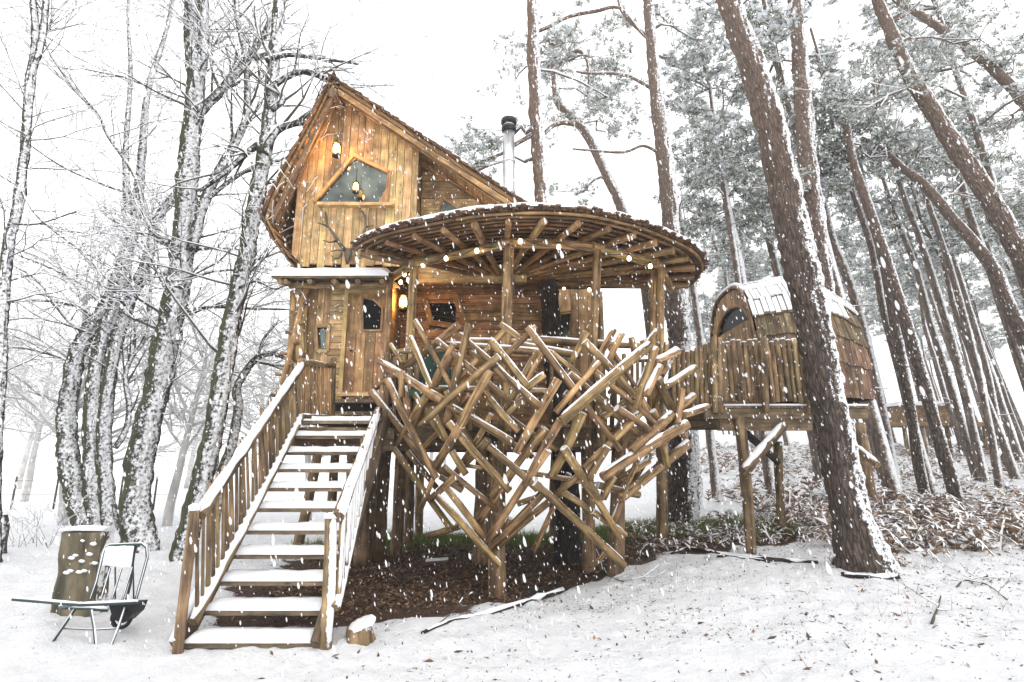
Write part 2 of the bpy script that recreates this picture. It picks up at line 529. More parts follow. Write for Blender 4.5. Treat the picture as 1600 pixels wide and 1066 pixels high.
def join_np(items):
    """items: (V,F,mi)"""
    Vs, Fs, Ms = [], [], []
    off = 0
    for V, Fc, mi in items:
        Vs.append(V); Fs.append(Fc + off); Ms.append(np.full(len(Fc), mi)); off += len(V)
    return np.concatenate(Vs), np.concatenate(Fs), np.concatenate(Ms)

# a log with optional snow lying along its top
def log_part(parent, p0, p1, r, mat='log', name='log', snow=0.0, sides=10, wob=0.16, taper=0.9, bend=0.0, span=None, label=None):
    p0, p1 = Vector(p0), Vector(p1)
    L = (p1 - p0).length
    n = max(2, min(9, int(L / 0.3) + 2))
    d = (p1 - p0).normalized()
    side = d.orthogonal().normalized()
    side = (side * random.uniform(-1, 1) + d.cross(side) * random.uniform(-1, 1)) * bend * L
    pts, rad = [], []
    for i in range(n):
        t = i / (n - 1)
        pts.append(p0.lerp(p1, t) + side * math.sin(math.pi * t))
        rad.append(r * (1 + (taper - 1) * t) * random.uniform(0.96, 1.04))
    mb = MB()
    mb.tube(pts, rad, sides, wob, True, 1, seed=random.uniform(0, 50))
    lg = part(mb, name, [mat, 'snow' if snow else mat], parent, label)
    if snow and abs(d.z) < 0.93:
        up = (Vector((0, 0, 1)) - d * d.z).normalized()
        a, b = span if span else (0.0, 1.0)
        m = max(4, int(L * (b - a) / 0.09))
        sp, sr = [], []
        for i in range(m + 1):
            t = a + (b - a) * i / m
            e = min(1, (min(t - a, b - t) * L) / 0.05 + 0.35)
            j = min(n - 1.001, t * (n - 1)); k = int(j); q = pts[k].lerp(pts[k + 1], j - k)
            rr = r * (1 + (taper - 1) * t)
            k2 = 0.85 + 0.3 * mnoise.noise(Vector((q.x * 7, q.y * 7, q.z * 7 + 3)))
            sp.append(q + up * rr * 0.62 + Vector((0, 0, 0.006)))
            sr.append(rr * 0.86 * e * k2 * snow)
        sm = MB()
        # reference of the tube starts near the up vector: x axis is up, y axis lies across
        sm.tube(sp, sr, 8, 0.25, True, flat=(0.72, 0.95), seed=random.uniform(0, 9))
        part(sm, 'snow', 'snow', lg)
    return lg

# ------------------------------------------------------------------ ground
def vnoise(x, y, seed=0):
    xi, yi = np.floor(x).astype(int), np.floor(y).astype(int)
    fx, fy = x - xi, y - yi
    fx = fx * fx * (3 - 2 * fx); fy = fy * fy * (3 - 2 * fy)
    def hsh(a, b):
        h = (a * 374761393 + b * 668265263 + seed * 144665) & 0xFFFFFFFF
        h = ((h ^ (h >> 13)) * 1274126177) & 0xFFFFFFFF
        return ((h ^ (h >> 16)) & 0xFFFF) / 65535.0
    return (hsh(xi, yi) * (1 - fx) + hsh(xi + 1, yi) * fx) * (1 - fy) + (hsh(xi, yi + 1) * (1 - fx) + hsh(xi + 1, yi + 1) * fx) * fy

BARE = [(-2.6, 5.9), (-1.75, 6.0), (-0.8, 6.35), (-0.05, 6.75), (0.5, 7.3), (1.1, 7.85), (2.2, 8.7), (4.2, 9.0), (4.9, 9.6), (4.2, 10.6), (2.4, 11.3), (0, 11.4), (-2.2, 11.4), (-3.2, 10.0), (-3.1, 7.0)]
def poly_sdf(x, y, poly):
    """signed distance, negative inside (numpy)"""
    d = np.full(x.shape, 1e9); s = np.ones(x.shape)
    N = len(poly)
    for i in range(N):
        ax, ay = poly[i]; bx, by = poly[i - 1]
        ex, ey = bx - ax, by - ay
        wx, wy = x - ax, y - ay
        t = np.clip((wx * ex + wy * ey) / (ex * ex + ey * ey), 0, 1)
        dx, dy = wx - ex * t, wy - ey * t
        d = np.minimum(d, dx * dx + dy * dy)
        c1, c2, c3 = y >= ay, y < by, ex * wy > ey * wx
        flip = (c1 & c2 & c3) | (~c1 & ~c2 & ~c3)
        s = np.where(flip, -s, s)
    return s * np.sqrt(d)

def axis(lo, hi, n_lo, n_hi, fine):
    a = np.arange(n_lo, n_hi, fine)
    L = n_lo - np.cumsum(np.geomspace(fine, (n_lo - lo) / 6, 40)); L = L[L > lo]
    H = a[-1] + np.cumsum(np.geomspace(fine, (hi - n_hi) / 6, 40)); H = H[H < hi]
    return np.concatenate([[lo], L[::-1], a, H, [hi]])
gx = axis(-160, 160, -6.5, 9.0, 0.06)
gy = axis(-12, 260, 3.6, 12.5, 0.06)
GX, GY = np.meshgrid(gx, gy)
GH = np.vectorize(ground)(GX, GY)
sd = poly_sdf(GX, GY, BARE) + 0.5 * (vnoise(GX * 1.7, GY * 1.7, 3) - 0.5) + 0.35 * (vnoise(GX * 5, GY * 5, 5) - 0.5)
depth = np.clip(sd / 0.35, 0, 1)                     # snow depth grows away from the sheltered soil
lump = 0.045 * vnoise(GX * 1.9, GY * 1.9, 19) + 0.042 * vnoise(GX * 4.1, GY * 4.1, 9) + 0.034 * vnoise(GX * 11, GY * 11, 2) + 0.012 * vnoise(GX * 23, GY * 23, 8)
GZ = GH + depth * (lump - .035) + (1 - depth) * 0.03 * (vnoise(GX * 9, GY * 9, 4) - 0.5)
ny, nx = GX.shape
idx = np.arange(nx * ny).reshape(ny, nx)
gf = np.stack([idx[:-1, :-1], idx[:-1, 1:], idx[1:, 1:], idx[1:, :-1]], -1).reshape(-1, 4)

def ground_material():
    m, n, l, b = nmat("snow_over_leaf_litter")
    at_ = n.new("ShaderNodeAttribute"); at_.attribute_name = "bare"
    g = n.new("ShaderNodeNewGeometry")
    nz = n.new("ShaderNodeTexNoise"); nz.inputs["Scale"].default_value = 26; nz.inputs["Detail"].default_value = 7; nz.inputs["Roughness"].default_value = 0.75
    l.new(g.outputs["Position"], nz.inputs[0])
    litter = ramp(n, [(0.3, (.02, .013, .009)), (0.5, (.065, .038, .024)), (0.62, (.12, .07, .044)), (0.75, (.2, .13, .08))])
    l.new(nz.outputs[0], litter.inputs[0])
    nz2 = n.new("ShaderNodeTexNoise"); nz2.inputs["Scale"].default_value = 9; nz2.inputs["Detail"].default_value = 5; nz2.inputs["Roughness"].default_value = 0.7
    l.new(g.outputs["Position"], nz2.inputs[0])
    # thin snow: litter shows through in spots
    ad = n.new("ShaderNodeMath"); ad.operation = 'ADD'
    l.new(at_.outputs["Fac"], ad.inputs[0])
    ml = n.new("ShaderNodeMath"); ml.operation = 'MULTIPLY_ADD'; ml.inputs[1].default_value = 0.9; ml.inputs[2].default_value = -0.5
    l.new(nz.outputs[0], ml.inputs[0]); l.new(ml.outputs[0], ad.inputs[1])
    mr = n.new("ShaderNodeMapRange"); mr.inputs[1].default_value = 0.30; mr.inputs[2].default_value = 0.42
    l.new(ad.outputs[0], mr.inputs[0])
    sn = ramp(n, [(0.3, (.70, .72, .76)), (0.6, (.80, .815, .84))])
    l.new(nz2.outputs[0], sn.inputs[0])
    mx = n.new("ShaderNodeMix"); mx.data_type = 'RGBA'
    l.new(mr.outputs[0], mx.inputs[0]); l.new(sn.outputs[0], mx.inputs[6]); l.new(litter.outputs[0], mx.inputs[7])
    l.new(mx.outputs[2], b.inputs["Base Color"])
    bp = n.new("ShaderNodeBump"); bp.inputs["Strength"].default_value = 0.8; bp.inputs["Distance"].default_value = 0.04
    ba = n.new("ShaderNodeMath"); ba.operation = 'ADD'
    l.new(nz.outputs[0], ba.inputs[0]); l.new(nz2.outputs[0], ba.inputs[1])
    l.new(ba.outputs[0], bp.inputs["Height"]); l.new(bp.outputs[0], b.inputs["Normal"])
    b.inputs["Roughness"].default_value = 0.8
    b.inputs["Specular IOR Level"].default_value = 0.2
    return m
M['ground'] = ground_material()
me = np_mesh("ground", np.stack([GX, GY, GZ], -1).reshape(-1, 3), gf, ['ground'], smooth=True)
bare_attr = np.clip(1 - (sd + 0.05) / 0.5, 0, 1)
# forest floor: thin snow on bracken litter to the right
ffl = np.clip((GX - 3.2 - 0.25 * (GY - 8)) / 3, 0, 1) * np.clip((GY - 7.3) / 1.5, 0, 1) * 0.30
tr = np.exp(-((GX - 4.2) ** 2 + (GY - 6.9) ** 2) / 0.35) * 0.4
strewn = 0.34 * np.exp(-((GX - 1.0) ** 2 / 3.0 + (GY - 6.3) ** 2 / 0.5)) + 0.25 * np.exp(-((GX - 3.0) ** 2 / 2.0 + (GY - 8.0) ** 2 / 0.5))
att = me.attributes.new("bare", 'FLOAT', 'POINT')
att.data.foreach_set("value", np.maximum.reduce([bare_attr, ffl, tr, strewn]).ravel().astype(np.float32))
go = np_obj(me, "ground")
go["kind"] = "structure"
go["label"] = "snow covered ground with bare brown leaf litter under the treehouse"

def gz(x, y):
    """snow surface height for placing things"""
    x = np.asarray(x, dtype=float); y = np.asarray(y, dtype=float)
    ix = np.clip(np.searchsorted(gx, x) - 1, 0, len(gx) - 2); iy = np.clip(np.searchsorted(gy, y) - 1, 0, len(gy) - 2)
    fx = (x - gx[ix]) / (gx[ix + 1] - gx[ix]); fy = (y - gy[iy]) / (gy[iy + 1] - gy[iy])
    return (GZ[iy, ix] * (1 - fx) + GZ[iy, ix + 1] * fx) * (1 - fy) + (GZ[iy + 1, ix] * (1 - fx) + GZ[iy + 1, ix + 1] * fx) * fy
def hz(x, y): return float(gz(x, y))
def ghit(px, py):
    p = gp(px, py); p.z = hz(p.x, p.y); return p

# ------------------------------------------------------------------ cabin
FLOOR = 2.0       # deck level
cabin = thing('tree_cabin', (-2.0, 9.0, 2.4), "steep roofed wooden cabin with board walls raised on stilts behind the round porch", 'cabin')

# roof outline in the verge plane (x,z) traced right eave -> peak -> curled left eave
VY, BY = 7.9, 11.9
prof_px = [(822, 322), (785, 298), (700, 243), (610, 184), (520, 125), (494, 178), (468, 226), (443, 272), (425, 306), (414, 340), (430, 374), (452, 402)]
prof = [at(a, b, VY) for a, b in prof_px]
def roof_z(x):
    """underside height of the main slopes over x"""
    best = None
    for a, b in zip(prof[:-3], prof[1:-2]):
        x0, x1 = sorted((a.x, b.x))
        if x0 - 1e-6 <= x <= x1 + 1e-6:
            t = (x - a.x) / (b.x - a.x)
            z = a.z + (b.z - a.z) * t
            best = z if best is None else min(best, z)
    return best if best is not None else prof[0].z
peak = prof[4]
# roof deck sheet (below the shingles), thickness inward
cen = Vector((-2.4, VY, 4.2))
def inset(p, d):
    return p + (cen - p).normalized() * d
inn = [inset(p, 0.06) for p in prof]
mb = MB()
for i in range(len(prof) - 1):
    a, b, c, d = prof[i], prof[i + 1], inn[i + 1], inn[i]
    mb.prism([a, b, c, d], Vector((0, BY - VY, 0)), Vector((0, 1, 0)))
roof = part(mb, 'roof', 'lath', cabin)
# shingles: rows along the slope; each is a small wedge plate following the profile
def along(poly, s):
    for a, b in zip(poly[:-1], poly[1:]):
        L = (b - a).length
        if s <= L: return a.lerp(b, s / L), (b - a).normalized()
        s -= L
    return poly[-1].copy(), (poly[-1] - poly[-2]).normalized()
def shingle_course(side_pts, out_sign, rows_step, y0, y1, w, parent, nmax):
    """side_pts from eave up to peak"""
    L = sum((b - a).length for a, b in zip(side_pts[:-1], side_pts[1:]))
    rest = MB(); cnt = 0
    nrow = int(L / rows_step)
    for r in range(nrow + 1):
        s = r * rows_step
        p, t = along(side_pts, s)
        out = Vector((-t.z, 0, t.x)) * out_sign
        y = y0 - random.uniform(0.0, 0.05)
        while y < y1:
            ww = w * random.uniform(0.75, 1.2)
            ln = rows_step * 1.45 * random.uniform(0.92, 1.1)
            lift = out * 0.035
            lo = p - t * (rows_step * 0.35 + random.uniform(0, .03)) + lift * random.uniform(.9, 1.3)
            hi = p + t * (ln - rows_step * 0.4) + out * 0.006
            hw = Vector((0, ww * 0.48, 0)); th = out * 0.013
            yy = Vector((0, y + ww / 2 - p.y, 0))
            c = [lo - hw + yy, lo + hw + yy, hi + hw + yy, hi - hw + yy]
            if out_sign > 0: c.reverse()
            if cnt < nmax and y < y0 + 0.45:
                m1 = MB(); m1.prism(c, th, t); part(m1, 'shingle', 'shingle', parent); cnt += 1
            else:
                rest.prism(c, th, t)
            y += ww
    return rest
left_side = list(reversed(prof[4:]))
right_side = prof[:5]
r1 = shingle_course(left_side, 1, 0.155, VY - 0.05, BY, 0.13, roof, 145)
r2 = shingle_course(right_side, -1, 0.155, VY - 0.05, BY, 0.13, roof, 145)
for rr in (r1, r2): part(rr, 'shingle', 'shingle', roof, kind='stuff')
# snow on the shallow right slope
mb = MB()
up = Vector((0, 0, 1))
a, b = prof[0].lerp(prof[4], 0.02), prof[4]
t = (b - a).normalized(); out = Vector((-t.z, 0, t.x)) * -1
for i in range(24):
    s0, s1 = i / 24, (i + 1) / 24
    q = [a.lerp(b, s0), a.lerp(b, s1)]
    j = random.uniform(0.02, .12)
    mb.box((q[0] + q[1]) / 2 + out * 0.085 + Vector((0, (BY - VY) / 2 + j, 0)), (q[1] - q[0]) * 0.49, Vector((0, (BY - VY) / 2, 0)), out * random.uniform(.012, .02))
part(mb, 'snow', 'snow', roof)
# fascia (verge) boards, rafters and soffit battens
for i, (a, b) in enumerate(((prof[0], prof[4]), (prof[9], prof[4]))):
    t = (b - a).normalized(); nrm = Vector((t.z, 0, -t.x)) * (1 if i == 0 else -1)
    if nrm.dot(cen - a) < 0: nrm = -nrm
    mb = MB(); c = (a + b) / 2 + nrm * 0.115 + Vector((0, 0.02, 0))
    mb.box(c, (b - a) * 0.5, nrm * 0.038, Vector((0, 0.02, 0)))
    part(mb, 'verge_board', 'siding' if i == 0 else 'lath', cabin)
for k, y in enumerate((8.06,)):
    for (a, b) in ((prof[0], prof[4]), (prof[9], prof[4])):
        nrm = inset(a, 1) - a; t = (b - a).normalized(); nrm = (nrm - t * nrm.dot(t)).normalized()
        mb = MB(); c = (a + b) / 2 + nrm * 0.10 + Vector((0, y - VY, 0))
        mb.box(c, (b - a) * 0.49, nrm * 0.04, Vector((0, 0.03, 0)))
        part(mb, 'rafter', 'post', cabin)
for k in range(13):
    s = 0.15 + k * 0.21
    p, t = along(left_side, s)
    mb = MB(); mb.box(inset(p, 0.10) + Vector((0, 0.2, 0)), t * 0.028, Vector((0, 0.18, 0)), inset(p, 0.02) - p)
    part(mb, 'batten', 'lath', cabin)
# ridge log end poking out below the peak
mb = MB(); rp = peak + Vector((0.02, 0, -0.26))
mb.tube([rp + Vector((0, -0.05, 0)), rp + Vector((0, 2, 0)), rp + Vector((0, 3.9, 0))], 0.085, 12, 0.1)
part(mb, 'ridge_log', 'post', cabin)

# gable bay, vertical boards. window opening polygon in px
GY0 = 8.24
bayL, bayR = at(455, 400, GY0).x, at(645, 400, GY0).x
bayB = at(500, 415, GY0).z
win_px = [(495, 315), (553, 246), (606, 271), (601, 319)]
win = [at(a, b, GY0) for a, b in win_px]
def clip_poly_x(poly, x0, x1):
    def clip(pl, xc, keep_gt):
        outp = []
        for i in range(len(pl)):
            a, b = pl[i - 1], pl[i]
            ia, ib = (a[0] > xc) == keep_gt, (b[0] > xc) == keep_gt
            if ia != ib:
                t = (xc - a[0]) / (b[0] - a[0]); outp.append((xc, a[1] + (b[1] - a[1]) * t))
            if ib: outp.append(b)
        return outp
    return clip(clip(poly, x0, True), x1, False)
def col_span(poly, x):
    zs = []
    for i in range(len(poly)):
        a, b = poly[i - 1], poly[i]
        if (a[0] - x) * (b[0] - x) < 0: zs.append(a[1] + (b[1] - a[1]) * (x - a[0]) / (b[0] - a[0]))
    return (min(zs), max(zs)) if len(zs) >= 2 else None
winp = [(p.x, p.z) for p in win]
def vboards(x0, x1, y, zbot, ztop_fn, holes, w, parent, mat, thick=0.035, name='board', ragged=0.0, back=False):
    x = x0
    while x < x1 - 0.02:
        ww = min(w * random.uniform(0.85, 1.15), x1 - x)
        a, b = x + 0.004, x + ww - 0.004
        xm = (a + b) / 2
        zb = zbot + random.uniform(-ragged, ragged)
        pieces = []
        ya = y + random.uniform(-0.006, 0.006)
        spans = None
        for h in holes:
            s = col_span(h, xm)
            if s: spans = (h, s)
        def cl(zf0, zf1):
            return [Vector((a, ya, zf0[0])), Vector((b, ya, zf0[1])), Vector((b, ya, zf1[1])), Vector((a, ya, zf1[0]))]
        top = (ztop_fn(a), ztop_fn(b))
        if spans:
            h = spans[0]
            sa = col_span(h, a) or spans[1]; sb = col_span(h, b) or spans[1]
            pieces.append(cl((zb, zb), (sa[0], sb[0])))
            pieces.append(cl((sa[1], sb[1]), top))
        else:
            pieces.append(cl((zb, zb), top))
        for pc in pieces:
            if min((pc[3] - pc[0]).z, (pc[2] - pc[1]).z) > 0.02:
                m1 = MB(); m1.prism(pc, Vector((0, thick, 0)), Vector((0, 0, 1))); part(m1, name, mat, parent)
        x += ww
wallu = MB()
# backing sheet of the bay (dark, behind the boards) with real window hole left to the glass
bk = [Vector((bayL, GY0 + 0.05, bayB + .05)), Vector((bayR, GY0 + 0.05, bayB + .05)), Vector((bayR, GY0 + 0.05, roof_z(bayR) - .1)), Vector((prof[4].x, GY0 + .05, peak.z - .15)), Vector((bayL, GY0 + .05, roof_z(bayL) - .1))]
wallu.prism(bk, Vector((0, 0.06, 0)), Vector((0, 0, 1)))
wall_up = part(wallu, 'gable_wall', 'siding', cabin)
def ztop(x): return roof_z(x) - 0.07
vboards(bayL, bayR, GY0, bayB, ztop, [winp], 0.135, wall_up, 'board', ragged=0.035)
mb = MB(); mb.box(Vector((bayR + 0.0, GY0 - 0.012, (bayB + ztop(bayR)) / 2)), Vector((0.035, 0, 0)), Vector((0, 0.03, 0)), Vector((0, 0, (ztop(bayR) - bayB) / 2)))
part(mb, 'corner_board', 'board', wall_up)
# side wall of bay
mb = MB(); mb.box(Vector((bayR - .02, GY0 + 0.3, (bayB + ztop(bayR)) / 2)), Vector((0.02, 0, 0)), Vector((0, 0.24, 0)), Vector((0, 0, (ztop(bayR) - bayB) / 2)), g=Vector((0, 0, 1)))
part(mb, 'side_wall', 'siding', cabin)
# side wall on the far left
mb = MB(); mb.box(Vector((bayL + .02, 10.2, 4.55)), Vector((0.02, 0, 0)), Vector((0, 1.6, 0)), Vector((0, 0, .55)), g=Vector((0, 0, 1)))
part(mb, 'side_wall', 'siding', cabin)
# window: glass + frame
mb = MB(); mb.prism([p + Vector((0, 0.03, 0)) for p in reversed(win)], Vector((0, 0.012, 0)), up)
gw = part(mb, 'window', 'glass_sky', cabin)
def frame_bars(poly, w, y, parent, mat, name='frame', proud=0.03, skip=()):
    c = sum(poly, Vector((0, 0, 0))) / len(poly)
    for i in range(len(poly)):
        if i in skip: continue
        a, b = poly[i].copy(), poly[(i + 1) % len(poly)].copy()
        t = (b - a).normalized(); n = Vector((t.z, 0, -t.x))
        if n.dot(c - a) > 0: n = -n
        ext = w * 0.55
        a -= t * ext; b += t * ext
        a.y = b.y = y - 0.002 * i
        m1 = MB(); m1.box((a + b) / 2 + n * w / 2, (b - a) / 2, n * w / 2, Vector((0, proud, 0))); part(m1, name, mat, parent)
frame_bars(win, 0.06, GY0 - 0.01, gw, 'trim', proud=.014, skip=(3,))
a, b = at(497, 320, GY0 - 0.06), at(615, 321, GY0 - 0.06)
mb = MB(); mb.box((a + b) / 2, (b - a) / 2, Vector((0, 0.06, 0)), Vector((0, 0, 0.025))); part(mb, 'sill', 'board', gw)

# recessed gable part with horizontal planks
RY = 8.7
def hboards(x0, x1, y, z0, z1, h, parent, mat, xr_fn=None, name='plank', thick=0.045, holes=()):
    z = z0
    while z < z1 - 0.01:
        hh = min(h * random.uniform(0.93, 1.07), z1 - z)
        xa, xb = x0, x1
        xb2 = xb
        if xr_fn:
            xb = min(x1, xr_fn(z)); xb2 = min(x1, xr_fn(z + hh))
        segs = [(xa, xb, xb2)]
        for (hx0, hx1, hz0, hz1) in holes:
            if z + hh / 2 > hz0 and z + hh / 2 < hz1: segs = [(xa, hx0, hx0), (hx1, xb, xb2)]
        for (sa, sb, sb2) in segs:
            if sb2 - sa < 0.03: continue
            ya = y + random.uniform(-.008, .008)
            pl = [Vector((sa, ya, z + .004)), Vector((sb, ya, z + .004)), Vector((sb2, ya, z + hh - .004)), Vector((sa, ya, z + hh - .004))]
            m1 = MB(); m1.prism(pl, Vector((0, thick, 0)), Vector((1, 0, 0))); part(m1, name, mat, parent)
        z += hh
def roof_x(z):
    return prof[0].x + (prof[4].x - prof[0].x) * (z + .1 - prof[0].z) / (prof[4].z - prof[0].z)
rz0 = 4.5
mb = MB(); mb.prism([Vector((bayR, RY + .06, rz0)), Vector((0.25, RY + .06, rz0)), Vector((0.25, RY + .06, prof[0].z)), Vector((bayR, RY + .06, roof_z(bayR) - .1))], Vector((0, .06, 0)), Vector((1, 0, 0)))
wall_r = part(mb, 'upper_wall', 'siding', cabin)
hboards(bayR + 0.02, 0.25, RY, rz0, roof_z(bayR) - .1, 0.17, wall_r, 'board', roof_x)
tri = [at(692, 312, RY - .03), at(691, 338, RY - .03), at(720, 332, RY - .03)]
mb = MB(); mb.prism(tri, Vector((0, .02, 0)), up); tw = part(mb, 'window', 'glass_sky', cabin)
frame_bars(tri, 0.045, RY - .03, tw, 'siding', proud=.015)
mb = MB(); a, b = at(652, 250, RY - .05), at(800, 335, RY - .05)
mb.box((a + b) / 2, (b - a) / 2, Vector((0, .04, 0)), Vector((0.03, 0, 0.05))); part(mb, 'rafter', 'siding', cabin)

# lower main wall (log siding), behind the porch
WY = 9.3
wx0, wx1 = -2.08, 0.62
wz0, wz1 = FLOOR, at(740, 440, WY).z + .12
mb = MB(); mb.box(Vector(((wx0 + wx1) / 2, WY + .1, (wz0 + 4.7) / 2)), Vector(((wx1 - wx0) / 2, 0, 0)), Vector((0, .04, 0)), Vector((0, 0, (4.7 - wz0) / 2)), g=Vector((1, 0, 0)))
wall_l = part(mb, 'lower_wall', 'siding', cabin)
sk = [at(670, 470, WY - .02), at(708, 468, WY - .02), at(722, 508, WY - .02), at(677, 501, WY - .02)]
hboards(wx0, wx1, WY, wz0, 4.7, 0.165, wall_l, 'siding', thick=0.05, holes=[(sk[0].x + .02, sk[1].x + .05, sk[2].z, sk[0].z)])
mb = MB(); mb.prism([p + Vector((0, .03, 0)) for p in reversed(sk)], Vector((0, .012, 0)), up); sw = part(mb, 'window', 'glass', cabin)
frame_bars(sk, 0.10, WY - .03, sw, 'siding', proud=.03)
for k in range(3):
    t = (k + 1) / 4
    a, b = sk[0].lerp(sk[3], t), sk[1].lerp(sk[2], t)
    mb = MB(); mb.box((a + b) / 2 + Vector((0, .01, 0)), (b - a) / 2, Vector((0, .008, 0)), Vector((0, 0, .006))); part(mb, 'glazing_bar', 'iron', sw)
mb = MB(); a, b = at(625, 441, WY - .06), at(845, 441, WY - .06)
mb.box((a + b) / 2, (b - a) / 2, Vector((0, .06, 0)), Vector((0, 0, .05))); part(mb, 'wall_beam', 'beam', cabin)
# right wall section: vertical boards with leaning small window
RX1 = at(937, 480, 9.6).x
sw2 = [at(877, 492, 9.58), at(892, 490, 9.58), at(887, 527, 9.58), at(873, 527, 9.58)]
w2p = [(p.x, p.z) for p in sw2]
mb = MB(); mb.box(Vector(((.62 + RX1) / 2, 9.72, 3.38)), Vector(((RX1 - .62) / 2, 0, 0)), Vector((0, .03, 0)), Vector((0, 0, 1.38)), g=up)
wall_b = part(mb, 'rear_wall', 'siding', cabin)
vboards(.62, RX1, 9.62, FLOOR, lambda x: 4.78, [w2p], 0.15, wall_b, 'board')
mb = MB(); mb.prism(list(reversed(sw2)), Vector((0, .012, 0)), up); w2 = part(mb, 'window', 'glass_sky', cabin)
frame_bars(sw2, 0.05, 9.58, w2, 'siding', proud=.02)
mb = MB(); mb.tube([Vector((RX1, 9.6, FLOOR)), Vector((RX1, 9.6, 4.6))], .06, 10, .1); part(mb, 'corner_post', 'post', cabin)

# entrance extension with door
EY = 8.2
ex0, ex1 = at(458, 500, EY).x, -2.02
ez0, ez1 = 2.15, at(500, 437, EY).z
door_px = (541, 600, 461, 617)
dx0, dx1 = at(541, 540, EY).x, at(601, 540, EY).x
dz1, dz0 = at(570, 460, EY).z, at(570, 614, EY).z
cw = [at(497, 513, EY), at(512, 512, EY), at(510, 547, EY), at(499, 546, EY)]
cwp = [(p.x, p.z) for p in cw]
mb = MB(); mb.box(Vector(((ex0 + dx0) / 2, EY + .12, (ez0 + ez1) / 2)), Vector(((dx0 - ex0) / 2, 0, 0)), Vector((0, .04, 0)), Vector((0, 0, (ez1 - ez0) / 2)), g=up)
ewall = part(mb, 'entrance_wall', 'siding', cabin)
xm = at(516, 500, EY).x
vboards(ex0, xm, EY, ez0, lambda x: ez1, [cwp], 0.11, ewall, 'board')
hboards(xm, dx0 - .04, EY - .02, ez0, ez1, 0.10, ewall, 'board', name='plank')
mb = MB(); mb.prism(list(reversed([p + Vector((0, .02, 0)) for p in cw])), Vector((0, .012, 0)), up); cwi = part(mb, 'window', 'glass_sky', cabin)
frame_bars(cw, 0.055, EY - .02, cwi, 'board', proud=.025)
# door
mb = MB(); mb.box(Vector(((dx0 + dx1) / 2, EY + .03, (dz0 + dz1) / 2)), Vector(((dx1 - dx0) / 2, 0, 0)), Vector((0, .025, 0)), Vector((0, 0, (dz1 - dz0) / 2)), g=up)
door = part(mb, 'door', 'door', cabin)
dw = [at(568, 466, EY - .005), at(583, 470, EY - .005), at(596, 482, EY - .005), at(594, 515, EY - .005), at(568, 515, EY - .005)]
mb = MB(); mb.prism(dw, Vector((0, .012, 0)), up); part(mb, 'pane', 'glass', door)
frame_bars(dw, 0.03, EY - .004, door, 'door', proud=.008)
for q in range(4):
    x = dx0 + (dx1 - dx0) * (q + .5) / 4
    hw = (dx1 - dx0) / 8 - .006
    topz = dz0 + .95
    mb = MB(); mb.box(Vector((x, EY - .002, (dz0 + topz) / 2)), Vector((hw, 0, 0)), Vector((0, .008, 0)), Vector((0, 0, (topz - dz0) / 2 - .01)), g=up); part(mb, 'board', 'door', door)
mb = MB(); hp = at(546, 548, EY - .03); mb.tube([hp + Vector((0, .05, 0)), hp, hp + Vector((.05, 0, 0))], .01, 8); part(mb, 'handle', 'iron', door)
for x in (dx0 - .03, dx1 + .03):
    mb = MB(); mb.box(Vector((x, EY - .02, (dz0 + ez1) / 2 - .05)), Vector((.03, 0, 0)), Vector((0, .04, 0)), Vector((0, 0, (ez1 - dz0) / 2 + .05))); part(mb, 'door_post', 'board', cabin)
mb = MB(); mb.box(Vector(((dx0 + dx1) / 2, EY - .02, dz1 + .06)), Vector(((dx1 - dx0) / 2, 0, 0)), Vector((0, .035, 0)), Vector((0, 0, .06))); part(mb, 'lintel', 'board', cabin)
mb = MB(); mb.box(Vector(((dx0 + dx1) / 2, EY - .04, dz0 - .03)), Vector(((dx1 - dx0) / 2 + .06, 0, 0)), Vector((0, .1, 0)), Vector((0, 0, .03))); part(mb, 'threshold', 'board', cabin)
# wall between entrance and porch (faces +x)
mb = MB()
mb.box(Vector((-2.0, (EY + WY) / 2 + .1, 3.1)), Vector((.03, 0, 0)), Vector((0, (WY - EY) / 2 + .05, 0)), Vector((0, 0, 1.3)), g=Vector((0, 1, 0)))
part(mb, 'side_wall', 'siding', cabin)
mb = MB()
mb.box(Vector((ex0 + .02, 9.6, 3.25)), Vector((.03, 0, 0)), Vector((0, 1.4, 0)), Vector((0, 0, 1.1)), g=Vector((0, 1, 0)))
part(mb, 'side_wall', 'siding', cabin)
# cabin floor slab and its joists
mb = MB(); mb.box(Vector((-.9, 10.3, 1.95)), Vector((2.55, 0, 0)), Vector((0, 1.5, 0)), Vector((0, 0, .06)), g=Vector((1, 0, 0))); part(mb, 'floor', 'beam', cabin)
for y in (8.35, 9.0, 9.8, 10.6, 11.6):
    mb = MB(); mb.box(Vector((-.9, y, 1.80)), Vector((2.5, 0, 0)), Vector((0, .06, 0)), Vector((0, 0, .09))); part(mb, 'joist', 'beam', cabin)
# back and remaining walls close the volume
mb = MB(); mb.box(Vector((-1.0, 11.6, 3.4)), Vector((2.5, 0, 0)), Vector((0, .04, 0)), Vector((0, 0, 1.4)), g=Vector((1, 0, 0))); part(mb, 'back_wall', 'siding', cabin)
mb = MB(); mb.prism([Vector((bayL, 11.6, 4.75)), Vector((.1, 11.6, 4.75)), Vector((.1, 11.6, prof[0].z - .1)), Vector((peak.x, 11.6, peak.z - .2)), Vector((bayL, 11.6, roof_z(bayL) - .15))], Vector((0, .05, 0)), Vector((1, 0, 0)))
part(mb, 'back_gable', 'siding', cabin)
# corner log posts of entrance
for (px, y0, y1, r) in ((471, 448, 566, 11), (457, 455, 560, 7)):
    a, b = at(px - 2, y1, EY - .12), at(px + 2, y0, EY - .12)
    log_part(cabin, a, b, r / F * 7.9, name='corner_post', mat='log', bend=.01)
